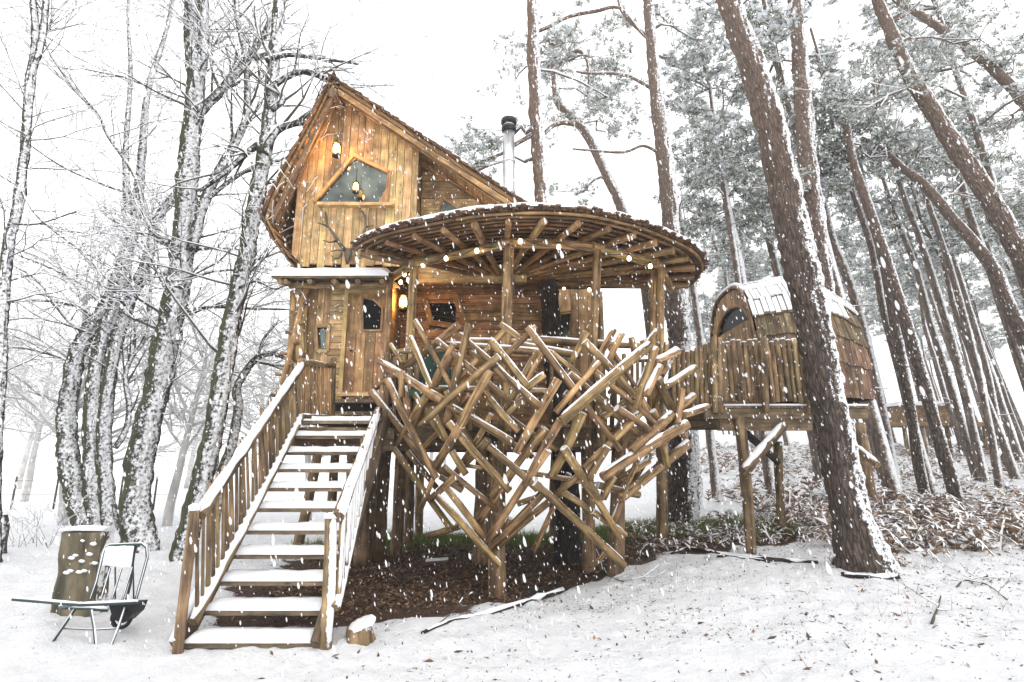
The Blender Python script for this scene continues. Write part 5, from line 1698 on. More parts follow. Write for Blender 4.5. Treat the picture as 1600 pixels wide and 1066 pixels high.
def pine(label, line, Y, blobs, seed=1, branches=(), dY=0.0, mat='bark_pine', group='tall pines around the treehouse', tuft=.085, npt=10, lobes=4, baseY=None, flare=1.0):
    """blobs: (px,py,rx,ry,n) needle masses carried by limbs of this tree"""
    rng = random.Random(seed); nr = np.random.default_rng(seed)
    P, R = traced(line, Y, dY)
    gb = hz(P[0].x, P[0].y)
    base = Vector((P[0].x, P[0].y, gb))
    t = thing('pine_tree', base, label, 'tree', group)
    P[0].z = gb + .0
    P.insert(0, P[0] - Vector((0, 0, .25))); R.insert(0, R[0] * 1.15)
    mb, Q, S = trunk_mesh(P, R, 44 if R[0] > .2 else 20, .2, sub=16 if R[0] > .2 else 4, seed=seed, lobes=lobes)
    part(mb, 'trunk', mat, t)
    for bi, bp in enumerate(branches):
        PB, RB = traced(bp, Y)
        QB, SB = smooth_line(PB, RB, 4)
        m2 = MB(); m2.tube(QB, SB, 8, .2, True, seed=bi); br = part(m2, 'branch', mat, t)
        sm = MB(); sm.tube([q + Vector((0, 0, s * .75)) for q, s in zip(QB, SB)], [max(.005, s * .6) for s in SB], 6, .3); part(sm, 'snow', 'snow', br)
    if blobs:
        segs = []; tips = []
        for (bx, by, rx, ry, n) in blobs:
            c = at(bx, by, Y + rng.uniform(-.3, .9)); s = Y / F * 1.05
            # limb from the trunk towards the mass
            ti = min(range(len(Q)), key=lambda i: (Q[i] - c).length + abs(Q[i].z - c.z) * .5)
            q0 = Q[ti]
            pts = [q0.lerp(c, k / 5) + Vector((rng.gauss(0, .05), rng.gauss(0, .1), .12 * math.sin(k * .9))) for k in range(6)]
            for k in range(5): segs.append((*pts[k], *pts[k + 1], .035 - .004 * k, .031 - .004 * k))
            for j in range(int(n * .75)):
                # subclusters in flat irregular pads
                g = (rng.gauss(0, .5), rng.gauss(0, .5), rng.gauss(0, .5))
                pc = c + Vector((g[0] * rx * s, g[1] * (rx + ry) / 2 * s, g[2] * ry * s))
                o0 = pts[rng.randrange(2, 6)]
                mid = o0.lerp(pc, .5) + Vector((rng.gauss(0, .08), rng.gauss(0, .08), rng.gauss(0, .05) - .04))
                segs.append((*o0, *mid, .012, .009)); segs.append((*mid, *pc, .009, .005))
                for q in range(9):
                    tips.append((pc.x + rng.gauss(0, .16), pc.y + rng.gauss(0, .16), pc.z + rng.gauss(0, .065)))
        V1, F1, M1 = crown_mesh(segs, .6)
        items = [(V1[: len(V1)], F1[M1 == 0], 0), (V1, F1[M1 == 1], 1)]
        V, Fc = V1, F1
        its = needles(tips, npt, tuft, nr, 1.0)
        allV = [V1]; allF = [F1]; allM = [M1]; off = len(V1)
        for (v, f, mi) in its:
            allV.append(v); allF.append(f + off); allM.append(np.full(len(f), 2 if mi == 0 else 1)); off += len(v)
        o = np_obj(np_mesh('crown', np.concatenate(allV), np.concatenate(allF), ['bark_far', 'snow', 'needle'], np.concatenate(allM), origin=base), 'crown', t)
    return t

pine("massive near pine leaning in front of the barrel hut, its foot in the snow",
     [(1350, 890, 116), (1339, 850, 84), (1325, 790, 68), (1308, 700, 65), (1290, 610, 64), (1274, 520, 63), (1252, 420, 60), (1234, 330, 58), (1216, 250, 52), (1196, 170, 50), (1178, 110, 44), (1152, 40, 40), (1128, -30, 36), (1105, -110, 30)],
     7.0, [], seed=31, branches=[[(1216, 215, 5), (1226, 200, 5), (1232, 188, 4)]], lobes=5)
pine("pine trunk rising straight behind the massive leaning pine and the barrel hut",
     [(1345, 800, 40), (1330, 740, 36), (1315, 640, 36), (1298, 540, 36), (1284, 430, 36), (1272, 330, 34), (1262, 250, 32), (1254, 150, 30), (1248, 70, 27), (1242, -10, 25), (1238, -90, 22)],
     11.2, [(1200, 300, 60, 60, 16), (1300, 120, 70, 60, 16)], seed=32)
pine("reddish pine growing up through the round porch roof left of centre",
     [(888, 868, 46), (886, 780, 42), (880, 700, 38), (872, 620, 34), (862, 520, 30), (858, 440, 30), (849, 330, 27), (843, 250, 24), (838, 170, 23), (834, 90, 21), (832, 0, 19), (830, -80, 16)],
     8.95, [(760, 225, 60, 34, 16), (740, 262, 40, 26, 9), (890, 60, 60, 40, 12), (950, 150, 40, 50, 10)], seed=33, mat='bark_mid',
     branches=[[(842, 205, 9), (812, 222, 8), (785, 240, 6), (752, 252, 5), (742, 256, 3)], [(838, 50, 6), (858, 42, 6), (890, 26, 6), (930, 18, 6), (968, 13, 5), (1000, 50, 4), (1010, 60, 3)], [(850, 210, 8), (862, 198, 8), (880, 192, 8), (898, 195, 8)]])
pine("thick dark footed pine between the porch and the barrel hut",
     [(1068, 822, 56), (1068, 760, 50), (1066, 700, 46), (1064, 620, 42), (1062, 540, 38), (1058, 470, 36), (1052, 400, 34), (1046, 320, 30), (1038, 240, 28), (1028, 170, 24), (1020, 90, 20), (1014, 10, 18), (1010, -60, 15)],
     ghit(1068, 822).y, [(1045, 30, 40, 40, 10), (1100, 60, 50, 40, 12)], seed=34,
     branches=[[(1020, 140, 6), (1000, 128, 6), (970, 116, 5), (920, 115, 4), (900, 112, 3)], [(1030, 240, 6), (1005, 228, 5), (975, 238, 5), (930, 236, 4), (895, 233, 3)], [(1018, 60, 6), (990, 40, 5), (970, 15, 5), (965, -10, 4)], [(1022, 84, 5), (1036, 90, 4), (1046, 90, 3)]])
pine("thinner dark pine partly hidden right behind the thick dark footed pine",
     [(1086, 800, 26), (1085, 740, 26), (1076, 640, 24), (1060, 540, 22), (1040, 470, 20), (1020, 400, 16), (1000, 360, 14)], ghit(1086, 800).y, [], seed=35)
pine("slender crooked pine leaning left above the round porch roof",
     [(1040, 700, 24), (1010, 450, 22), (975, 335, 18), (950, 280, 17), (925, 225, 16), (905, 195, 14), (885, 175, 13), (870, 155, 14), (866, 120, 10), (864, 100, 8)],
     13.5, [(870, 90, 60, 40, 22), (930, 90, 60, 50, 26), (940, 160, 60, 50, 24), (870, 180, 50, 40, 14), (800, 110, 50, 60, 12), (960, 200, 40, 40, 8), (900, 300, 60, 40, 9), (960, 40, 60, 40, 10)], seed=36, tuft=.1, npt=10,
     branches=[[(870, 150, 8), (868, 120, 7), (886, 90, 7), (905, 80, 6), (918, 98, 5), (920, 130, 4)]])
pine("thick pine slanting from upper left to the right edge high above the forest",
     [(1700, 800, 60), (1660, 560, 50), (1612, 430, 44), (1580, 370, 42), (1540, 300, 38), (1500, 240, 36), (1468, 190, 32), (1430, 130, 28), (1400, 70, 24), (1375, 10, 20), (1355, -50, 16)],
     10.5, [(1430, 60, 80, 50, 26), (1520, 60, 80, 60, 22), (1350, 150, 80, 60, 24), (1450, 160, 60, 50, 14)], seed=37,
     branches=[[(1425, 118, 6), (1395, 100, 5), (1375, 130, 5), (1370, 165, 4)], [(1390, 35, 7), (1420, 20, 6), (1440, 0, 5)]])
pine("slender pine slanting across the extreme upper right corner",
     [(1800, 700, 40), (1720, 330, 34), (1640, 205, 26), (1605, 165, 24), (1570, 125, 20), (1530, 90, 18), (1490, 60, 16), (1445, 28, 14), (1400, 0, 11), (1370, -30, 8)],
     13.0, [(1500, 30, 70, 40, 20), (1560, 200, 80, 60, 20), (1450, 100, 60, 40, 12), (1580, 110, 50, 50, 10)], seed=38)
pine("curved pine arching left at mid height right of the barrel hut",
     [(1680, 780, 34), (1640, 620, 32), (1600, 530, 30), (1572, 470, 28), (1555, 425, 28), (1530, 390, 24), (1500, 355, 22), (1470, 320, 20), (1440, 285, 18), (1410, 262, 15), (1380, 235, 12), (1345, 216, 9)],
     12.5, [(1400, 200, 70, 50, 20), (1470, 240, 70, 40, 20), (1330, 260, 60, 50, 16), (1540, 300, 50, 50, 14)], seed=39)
mid = [
    ("front pine of the slanting row, its foot in bracken right of the barrel hut", [(1500, 798, 30), (1483, 740, 26), (1468, 690, 26), (1446, 610, 25), (1420, 520, 24), (1398, 450, 24), (1376, 380, 21), (1352, 310, 18), (1330, 240, 15), (1320, 170, 12)], [(1320, 170, 70, 50, 24), (1370, 250, 50, 50, 14)]),
    ("slanting pine immediately left of the front pine of the row", [(1447, 782, 24), (1436, 730, 21), (1424, 650, 20), (1408, 560, 20), (1394, 480, 19), (1378, 400, 17), (1358, 320, 15), (1335, 250, 12)], [(1300, 230, 60, 60, 20)]),
    ("slanting pine with its foot among bracken right of the front pine of the row", [(1538, 754, 20), (1524, 690, 18), (1506, 610, 17), (1486, 530, 16), (1462, 450, 15), (1436, 370, 13), (1410, 300, 11), (1390, 230, 9)], [(1380, 200, 70, 50, 20), (1430, 250, 50, 50, 12)]),
    ("dark slanting pine left of the last pair in the row", [(1562, 764, 17), (1550, 690, 16), (1532, 600, 15), (1510, 510, 14), (1488, 430, 13), (1462, 350, 11), (1440, 290, 9)], [(1440, 260, 60, 50, 18)]),
    ("dark slanting pine, last on the right of the row", [(1574, 738, 15), (1560, 670, 14), (1545, 590, 13), (1520, 500, 12), (1495, 420, 11), (1470, 350, 9)], [(1480, 330, 60, 40, 14)]),
    ("pine with its foot visible between the barrel hut deck posts", [(1283, 764, 24), (1274, 700, 20), (1262, 640, 19), (1245, 560, 18), (1215, 430, 15), (1190, 320, 12)], [(1180, 300, 60, 70, 34), (1140, 360, 50, 50, 14)]),
    ("slim pine seen between the dark pine and the front stilt of the barrel hut deck", [(1120, 780, 17), (1114, 720, 15), (1108, 660, 14), (1098, 560, 13), (1080, 430, 12), (1060, 330, 10)], [(1090, 330, 40, 60, 14), (1120, 250, 50, 60, 18)]),
    ("orange stemmed pine standing up behind the barrel hut roof", [(1200, 720, 20), (1180, 560, 20), (1160, 450, 20), (1148, 380, 17), (1138, 330, 14), (1130, 280, 11)], [(1130, 250, 70, 70, 32), (1150, 340, 60, 40, 14), (1130, 130, 60, 60, 18)]),
    ("slanting pine left of the row with a foot hidden by the hut", [(1400, 760, 22), (1385, 680, 20), (1360, 560, 19), (1330, 450, 18), (1300, 370, 15), (1285, 310, 12)], [(1270, 280, 50, 60, 16), (1250, 200, 50, 50, 12)]),
    ("pine leaning over the far forest at the right edge", [(1655, 780, 22), (1620, 650, 21), (1585, 540, 20), (1550, 430, 18), (1520, 350, 16), (1495, 260, 13)], [(1510, 240, 70, 60, 20), (1575, 320, 50, 60, 16)]),
]
for i, (lab, line, bl) in enumerate(mid):
    Yb = ghit(line[0][0], line[0][1]).y if line[0][0] < 1590 and i not in (7, 8) else 13.5
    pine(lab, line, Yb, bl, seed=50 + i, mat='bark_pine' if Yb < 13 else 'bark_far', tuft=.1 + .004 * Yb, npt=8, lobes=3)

# background forest: shared variants
def forest_variant(seed, H):
    rng = random.Random(seed); nr = np.random.default_rng(seed)
    lean = rng.uniform(-.16, -.09)
    P, R = [], []
    n = 9
    for i in range(n):
        z = H * i / (n - 1)
        P.append(Vector((lean * z + rng.gauss(0, .05) * i * .3, rng.gauss(0, .04) * i * .3, z - .3)))
        R.append(.14 * (1 - .72 * i / (n - 1)) * (1.25 if i == 0 else 1))
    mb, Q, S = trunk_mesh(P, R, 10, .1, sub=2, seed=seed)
    tm = mb.mesh('trunk', ['bark_far'], Vector((0, 0, 0)))
    segs, tips = [], []
    for k in range(15):
        tt = rng.uniform(.62, 1.0); i = min(len(Q) - 1, int(tt * (len(Q) - 1)))
        a = rng.uniform(0, 6.28); L = rng.uniform(.5, 1.9) * (1.25 - tt * .7)
        q0 = Q[i]; q1 = q0 + Vector((math.cos(a) * L, math.sin(a) * L, rng.uniform(-.1, .5)))
        m_ = q0.lerp(q1, .5) + Vector((0, 0, .1))
        segs += [(*q0, *m_, .035, .025), (*m_, *q1, .025, .01)]
        for j in range(6):
            pc = q1 + Vector((rng.gauss(0, .38), rng.gauss(0, .38), rng.gauss(0, .16)))
            segs.append((*q1, *pc, .01, .006))
            for q in range(6): tips.append((pc.x + rng.gauss(0, .13), pc.y + rng.gauss(0, .13), pc.z + rng.gauss(0, .05)))
    for k in range(10):   # dead lower snags
        i = rng.randrange(3, len(Q) // 2 + 3); a = rng.uniform(0, 6.28); L = rng.uniform(.2, .8)
        segs.append((*Q[i], *(Q[i] + Vector((math.cos(a) * L, math.sin(a) * L, rng.uniform(-.1, .2)))), .015, .005))
    V1, F1, M1 = crown_mesh(segs, .7)
    allV, allF, allM, off = [V1], [F1], [M1], len(V1)
    for (v, f, mi) in needles(tips, 7, .15, nr, 1.1, 1.3):
        allV.append(v); allF.append(f + off); allM.append(np.full(len(f), 2 if mi == 0 else 1)); off += len(v)
    cm = np_mesh('crown', np.concatenate(allV), np.concatenate(allF), ['bark_far', 'snow', 'needle'], np.concatenate(allM))
    return tm, cm
variants = [forest_variant(100 + i, h) for i, h in enumerate((13, 14.5, 12.2, 15.5, 13.6))]
frng = random.Random(5)
placed = []
tries = 0
while len(placed) < 88 and tries < 9000:
    tries += 1
    y = 12.5 + 50 * frng.random() ** 1.15
    x = frng.uniform(1.6 + .02 * y, 1.15 * y + 4)
    # the field opens behind the porch; trees begin left of the hut
    if x < .34 * y + (1.6 if y < 26 else .3): continue
    if 16 < y < 21 and x < .5 * y and frng.random() < .5: continue
    if any((x - a) ** 2 + (y - b) ** 2 < (1.1 + .02 * y) ** 2 for a, b in placed): continue
    placed.append((x, y))
ONES = ['', 'first', 'second', 'third', 'fourth', 'fifth', 'sixth', 'seventh', 'eighth', 'ninth', 'tenth', 'eleventh', 'twelfth', 'thirteenth', 'fourteenth', 'fifteenth', 'sixteenth', 'seventeenth', 'eighteenth', 'nineteenth']
def ordinal(n):
    if n < 20: return ONES[n]
    t_, o_ = divmod(n, 10)
    return ({2: 'twentieth', 3: 'thirtieth', 4: 'fortieth'}[t_] if o_ == 0 else {2: 'twenty', 3: 'thirty', 4: 'forty'}[t_] + ' ' + ONES[o_])
def ranks(items):
    order = sorted(range(len(items)), key=lambda i: items[i][0] / items[i][1])
    return {items[i][:2]: k + 1 for k, i in enumerate(order)}
rk_near = ranks([q for q in placed if q[1] < 24]); rk_mid = ranks([q for q in placed if 24 <= q[1] < 38])
for i, (x, y) in enumerate(placed):
    tm, cm = variants[i % 5]
    if y < 24: lab = ordinal(rk_near[(x, y)]) + " from the left of the snow dusted pines just beyond the big front row"
    elif y < 38: lab = ordinal(rk_mid[(x, y)]) + " from the left of the hazy pines deep behind the barrel hut"
    else: lab = "faint distant pine fading into the snowfall at the back of the forest"
    t = thing('pine_tree', (x, y, hz(x, y)), lab, 'tree', 'near forest pines' if y < 24 else ('mid forest pines' if y < 38 else 'far forest pines'))
    s = frng.uniform(.85, 1.15)
    t.scale = (s, s, s * frng.uniform(.92, 1.06)); t.rotation_euler = (frng.gauss(0, .03), frng.gauss(0, .03), frng.uniform(-.5, .5))
    np_obj(tm, 'trunk', t); np_obj(cm, 'crown', t)

# faint bare trees in the white field on the left and behind the cabin
def bare_variant(seed, H):
    rng = random.Random(seed)
    segs = []
    tr = []
    p = Vector((0, 0, -.2)); d = Vector((rng.uniform(-.1, .1), 0, 1))
    pts = [p.copy()]; n = 8
    for i in range(n):
        d = (d + Vector((rng.gauss(0, .06), rng.gauss(0, .06), 0))).normalized(); p = p + d * H * .6 / n; pts.append(p.copy())
    R = [.13 * (1 - .6 * i / n) for i in range(n + 1)]
    mb, Q, S = trunk_mesh(pts, R, 10, .1, sub=2, seed=seed)
    tm = mb.mesh('trunk', ['bark_hazed'], Vector((0, 0, 0)))
    for k in range(22):
        i = min(len(Q) - 1, int(rng.uniform(.3, 1) * len(Q)))
        grow(segs, Q[i], Vector((rng.uniform(-1, 1), rng.uniform(-1, 1), rng.uniform(.3, 1.1))), H * rng.uniform(.2, .42), S[i] * .5, 1, 3, rng, 0, .8, 6, fine=.012)
    V, Fc, Mi = crown_mesh(segs, .6)
    return tm, np_mesh('crown', V, Fc, ['bark_hazed', 'snow'], Mi)
bv = [bare_variant(200 + i, h) for i, h in enumerate((9, 11, 8))]
BT = [(-8.2, 13.5, .85), (-11.5, 14.5, .95), (-5.6, 15.5, .9), (-14.5, 13.0, .8), (-3.2, 17.5, .95), (-13.5, 18, 1.0), (-20, 23, 1.1), (-9.5, 21, 1.0), (-16, 28, 1.2), (-25, 27, 1.2), (-7, 27, 1.0), (-12, 34, 1.25), (-3.5, 31, 1.0), (-21, 36, 1.3), (1.5, 34, 1.1), (-30, 34, 1.3), (-5.5, 38, 1.2)]
rk_b = ranks(BT)
for i, (x, y, s) in enumerate(BT):
    t = thing('bare_tree', (x, y, hz(x, y)), ordinal(rk_b[(x, y)]) + " from the left of the haze paled bare trees fading into the white field", 'tree', 'faint bare trees in the white field')
    t.scale = (s, s, s); t.rotation_euler = (0, 0, i * 1.7)
    np_obj(bv[i % 3][0], 'trunk', t); np_obj(bv[i % 3][1], 'crown', t)

# far cabin between the pines
hy0 = 26.0
c0 = at(1478, 660, hy0)
hut = thing('distant_cabin', Vector((c0.x, hy0, hz(c0.x, hy0))), "small distant wooden cabin with snowy roof seen between pine trunks at right", 'cabin')
a, b = at(1402, 634, hy0), at(1497, 630, hy0)
mb = MB(); mb.box(Vector(((a.x + b.x) / 2, hy0 + 1, a.z + .1)), Vector(((b.x - a.x) / 2, 0, 0)), Vector((0, 1.2, 0)), Vector((0, 0, .09))); part(mb, 'roof', 'snow', hut)
g0 = hz(c0.x, hy0)
dz_ = at(1478, 662, hy0).z
mb = MB(); mb.box(Vector(((a.x + b.x) / 2, hy0 + 1, (a.z + dz_) / 2)), Vector(((b.x - a.x) / 2 - .25, 0, 0)), Vector((0, .9, 0)), Vector((0, 0, (a.z - dz_) / 2))); part(mb, 'wall', 'siding', hut)
a2, b2 = at(1376, 661, hy0 - .5), at(1543, 665, hy0 - .5)
mb = MB(); mb.box((a2 + b2) / 2 + Vector((0, .6, 0)), Vector(((b2.x - a2.x) / 2, 0, 0)), Vector((0, .8, 0)), Vector((0, 0, .09))); part(mb, 'deck', 'siding', hut)
for px in (1380, 1412, 1440, 1478, 1500, 1537):
    p = at(px, 664, hy0 - .4); mb = MB(); mb.tube([p, Vector((p.x, p.y, g0 - .4))], .09, 8, .1); part(mb, 'stilt', 'post', hut)

# wire fence posts far left
wf = thing('field_fence', ghit(90, 800), "thin wire fence with slim posts across the white field at far left", 'fence')
fy = 19.0
for px in (18, 84, 150, 186, 240):
    p = at(px, 790, fy); p.z = hz(p.x, fy)
    mb = MB(); mb.tube([p, p + Vector((0, 0, 1.1))], .03, 6, .1); part(mb, 'post', 'twig', wf)
pL, pR = at(-20, 790, fy), at(260, 790, fy)
for h in (.5, .95):
    mb = MB(); mb.tube([Vector((pL.x, fy, hz(pL.x, fy) + h)), Vector((pR.x, fy, hz(pR.x, fy) + h))], .006, 4); part(mb, 'wire', 'twig', wf)

# ------------------------------------------------------------------ things in the snow
# upright slab of a log
b0 = ghit(118, 968); YS = b0.y
sl = thing('log_slab', b0, "upright weathered slab of a log with snow on its cut top beside the handcart", 'log')
q = [at(78, 962, YS), at(142, 974, YS), at(157, 832, YS), at(96, 832, YS)]
mb = MB(); nU, nV, nW = 8, 12, 4
def slabpt(u, v, w):
    base_ = q[0].lerp(q[1], u); top_ = q[3].lerp(q[2], u)
    p = base_.lerp(top_, v)
    bow = math.sin(math.pi * u)
    p = p + Vector((0, -.02 * bow + .2 * w, 0))
    nn = mnoise.noise(Vector((u * 3, v * 3, w * 2))) * .02
    return p + Vector((nn, nn, 0))
ringp = [(u / nU, 0) for u in range(nU)] + [(1, w / nW) for w in range(nW)] + [(1 - u / nU, 1) for u in range(nU)] + [(0, 1 - w / nW) for w in range(nW)]
for v in range(nV + 1):
    for (u, w) in ringp: mb.v.append(slabpt(u, v / nV - (.06 if v == 0 else 0), w))
m_ = len(ringp)
for v in range(nV):
    for k in range(m_):
        k2 = (k + 1) % m_
        uu = k / m_ * 1.2
        mb.face((v * m_ + k, v * m_ + k2, (v + 1) * m_ + k2, (v + 1) * m_ + k), [(uu, v * .05), (uu + .05, v * .05), (uu + .05, v * .05 + .05), (uu, v * .05 + .05)], False)
mb.face(tuple(range(nV * m_, nV * m_ + m_)), [(0, 0)] * m_, False)
M['slab'] = wood("mossy_slab_wood", (.055, .045, .028), (.18, .145, .092), snow=((.9, -.5, .5), 1.1, 1.16, 13, .62), grain=(9, 1.4), bump=1.0)
part(mb, 'slab', 'slab', sl)
mb = MB(); c = (q[2] + q[3]) / 2 + Vector((0, .09, .02))
for k in range(1): mb.tube([q[3] + Vector((-.02, .09, .02)), q[3].lerp(q[2], .3) + Vector((0, .09, .035)), q[3].lerp(q[2], .7) + Vector((0, .09, .03)), q[2] + Vector((.02, .09, .02))], [.06, .07, .068, .055], 10, .3, flat=(.42, 1.6))
part(mb, 'snow', 'snow', sl)
# snow tufts stuck on knots
for (px, py, r) in ((112, 872, .03), (118, 868, .025), (128, 877, .028), (104, 895, .03), (110, 892, .028), (124, 894, .03), (132, 892, .027), (140, 866, .03), (146, 850, .03), (148, 880, .028), (129, 845, .02)):
    p = at(px, py, YS - .035); mb = MB()
    mb.tube([p + Vector((-r * 1.1, 0, 0)), p + Vector((-r * .5, 0, .004)), p + Vector((r * .5, 0, .0)), p + Vector((r * 1.1, 0, 0))], [r * .3, r * .8, r * .75, r * .3], 8, .4, flat=(.75, .6)); part(mb, 'snow', 'snow', sl)

# handcart
ct = thing('handcart', ghit(185, 985), "dark green tubular metal handcart with tall slatted back and long handle, dusted with snow", 'handcart')
YH = ghit(210, 1012).y
def tb(pts, r, name, snow=.8, mat='green_metal', dy=()):
    q = []
    for i, pt in enumerate(pts):
        a, b = pt[0], pt[1]; off = pt[2] if len(pt) > 2 else 0
        q.append(at(a, b, YH + off))
    mb = MB(); mb.tube(q, r, 8); o = part(mb, name, mat, ct)
    if snow:
        sm = MB()
        qq = []
        for i in range(len(q) - 1):
            for k in range(4): qq.append(q[i].lerp(q[i + 1], k / 4))
        qq.append(q[-1])
        dd = (q[-1] - q[0]).normalized()
        if abs(dd.z) < .97:
            upv = (Vector((0, 0, 1)) - dd * dd.z).normalized() if abs(dd.z) > .7 else Vector((0, 0, 1))
            sm.tube([p + upv * r * .8 + Vector((.004, -.004, 0)) for p in qq], [r * snow * .6 * (1 + .4 * mnoise.noise(p * 9)) for p in qq], 6, .2)
            part(sm, 'snow', 'snow', o)
    return o
tb([(20, 936, -.1), (80, 941, -.05), (126, 945, 0), (214, 941, .05)], .017, 'handle_bar', 1.1)
tb([(93, 949, .35), (130, 950, .35), (168, 953, .35)], .02, 'frame_bar', 1.3)
tb([(214, 941, .05), (210, 944, .5)], .016, 'frame_bar')
tb([(126, 943, 0), (93, 949, .35)], .014, 'frame_bar')
tb([(117, 952, .05), (105, 970, 0), (76, 1012, -.08)], .013, 'leg', .4)
tb([(142, 953, .0), (147, 980, -.02), (150, 1014, -.05)], .012, 'leg', .9)
tb([(195, 950, .1), (185, 980, 0), (172, 1012, -.1)], .012, 'leg', .9)
tb([(100, 982, 0), (148, 984, -.02), (184, 982, .0)], .007, 'stretcher', .7)
tb([(140, 938, .1), (150, 910, .16), (160, 866, .22), (164, 856, .24), (172, 852, .25), (222, 850, .25), (229, 856, .24), (230, 872, .22), (212, 938, .1)], .013, 'back_frame', .7)
tb([(197, 938, .35), (204, 912, .38), (208, 870, .4), (212, 856, .41), (218, 852, .41)], .012, 'back_frame', .5)
for (a, b) in (((158, 936), (172, 888)), ((175, 936), (190, 888)), ((191, 938), (207, 886))):
    tb([(a[0], a[1], .1), (b[0], b[1], .2)], .009, 'slat', .7)
for (a, b) in (((180, 936), (180, 886)), ((209, 936), (208, 880))):
    tb([(a[0], a[1], .35), (b[0], b[1], .38)], .007, 'slat', 0)
# top panel plastered with snow
pq = [at(160, 884, .2 + YH), at(205, 888, .2 + YH), at(210, 853, .24 + YH), at(166, 853, .24 + YH)]
mb = MB(); mb.prism(pq, Vector((0, .03, 0)), up); pn = part(mb, 'back_panel', 'green_metal', ct)
mb = MB(); NN = 12
for j in range(NN + 1):
    for i in range(NN + 1):
        p = pq[0].lerp(pq[1], i / NN).lerp(pq[3].lerp(pq[2], i / NN), j / NN)
        e = min(1, min(i, NN - i, j, NN - j) / 1.5)
        mb.v.append(p + Vector((0, -.004 - .024 * e * (1 + 1.5 * mnoise.noise(p * 22)), .01 * mnoise.noise(p * 30))))
for j in range(NN):
    for i in range(NN):
        k = j * (NN + 1) + i; mb.face((k, k + 1, k + NN + 2, k + NN + 1), [(0, 0)] * 4, True)
part(mb, 'snow', 'snow', pn)
# wheel tub
wc = at(196, 962, YH + .2)
mb = MB(); pts = [wc + Vector((math.cos(a) * .0, 0, 0)) for a in ()]
wheel = [at(170, 946, YH + .08), at(213, 944, YH + .08), at(207, 960, YH + .1), at(192, 974, YH + .12), at(176, 968, YH + .1)]
mb.prism(wheel, Vector((0, .16, 0)), up); part(mb, 'tray', 'iron', ct)
mb = MB(); wr = .085; wc = at(190, 965, YH + .22)
tor = [wc + Vector((math.cos(k * math.pi / 10) * wr, 0, math.sin(k * math.pi / 10) * wr)) for k in range(21)]
mb.tube(tor, .018, 8); part(mb, 'wheel', 'iron', ct)

# cut stump
b1 = ghit(562, 1008)
mb = MB(); c = b1 - Vector((0, 0, .06)); r = 19 / F * b1.y * .97
mb.tube([c, c + Vector((0, 0, .08)), c + Vector((-.01, 0, .17))], [r * 1.15, r, r * .92], 20, .25, cap_mi=0, lobes=5)
st_ = thing('tree_stump', b1, "short cut stump with a white snow cap at the foot of the stairs", 'stump')
part(mb, 'stump', 'post', st_)
mb = MB()
for j, (rr, hh) in enumerate(((1.0, .165), (1.02, .19), (.8, .215), (.45, .205), (.05, .19))):
    for k in range(20):
        a = 2 * math.pi * k / 20
        tilt = .04 * math.cos(a - .3)
        mb.v.append(c + Vector((math.cos(a) * r * rr * (1.12 if math.cos(a) > 0 else .98), math.sin(a) * r * rr, hh + tilt * rr + .01 * mnoise.noise(Vector((math.cos(a) * 2, math.sin(a) * 2, rr))))))
for j in range(4):
    for k in range(20):
        k2 = (k + 1) % 20; mb.face((j * 20 + k, j * 20 + k2, (j + 1) * 20 + k2, (j + 1) * 20 + k), [(0, 0)] * 4, True)
mb.face(tuple(range(80, 100)), [(0, 0)] * 20, True)
part(mb, 'snow', 'snow', st_)

# fallen branches
def fallen(pts, r0, r1, label, snow=.8, name='fallen_branch', mat='bark_dark', lift=.02, twigs=0):
    P = []
    for (a, b) in pts:
        g = ghit(a, b); P.append(g + Vector((0, .05 * math.sin(a * .37), lift * (.6 + .5 * math.sin(a * .21)))))
    n = len(P); R = [r0 + (r1 - r0) * i / (n - 1) for i in range(n)]
    Q, S = smooth_line(P, R, 4)
    t = thing(name, P[0], label, 'branch')
    mb = MB(); mb.tube(Q, S, 8, .3, True, seed=pts[0][0]); br = part(mb, 'stick', mat, t)
    if snow:
        i0 = 0
        mb = MB(); mb.tube([q + Vector((0, 0, s * .55)) for q, s in zip(Q[1:-1], S[1:-1])], [max(.003, s * snow * (.75 + 1.1 * mnoise.noise(q * 5))) for q, s in zip(Q[1:-1], S[1:-1])], 8, .4); part(mb, 'snow', 'snow', br)
    if twigs:
        segs = []; rng = random.Random(pts[0][0])
        for k in range(twigs):
            i = rng.randrange(2, len(Q) - 1)
            grow(segs, Q[i], Vector((rng.uniform(-1, 1), rng.uniform(-1, 1), rng.uniform(.0, .5))), rng.uniform(.2, .5), S[i] * .5, 2, 3, rng, 0, .6, 3)
        V, Fc, Mi = crown_mesh(segs, .4)
        np_obj(np_mesh('twigs', V, Fc, ['twig', 'snow'], Mi, origin=P[0]), 'twigs', t)['kind'] = 'stuff'
fallen([(660, 994), (700, 982), (740, 968), (790, 960), (840, 944), (888, 926)], .014, .03, "long snow lined fallen branch lying in front of the treehouse", 1.0, twigs=3)
fallen([(822, 936), (846, 924), (870, 910)], .025, .03, "short broken stick half buried at the edge of the bare soil", .4)
fallen([(1048, 868), (1075, 860), (1110, 868), (1150, 872), (1200, 878), (1280, 884)], .02, .03, "long snowy branch lying left of the massive pine foot", .9, twigs=4)
fallen([(1120, 874), (1160, 877), (1200, 882)], .02, .02, "short stick beside the long snowy branch near the pine", .8)
fallen([(1316, 906), (1350, 909), (1385, 910), (1412, 913)], .03, .02, "pale snowy stick lying right below the massive pine foot", 1.1)
fallen([(1490, 925), (1515, 915), (1545, 925), (1572, 948)], .008, .005, "forked bare twig lying on the snow at right", .2, mat='twig', twigs=7)
fallen([(1462, 990), (1468, 965), (1470, 945)], .012, .006, "small upright dark twig poking from the snow at lower right", .2, mat='twig', lift=.03, twigs=2)
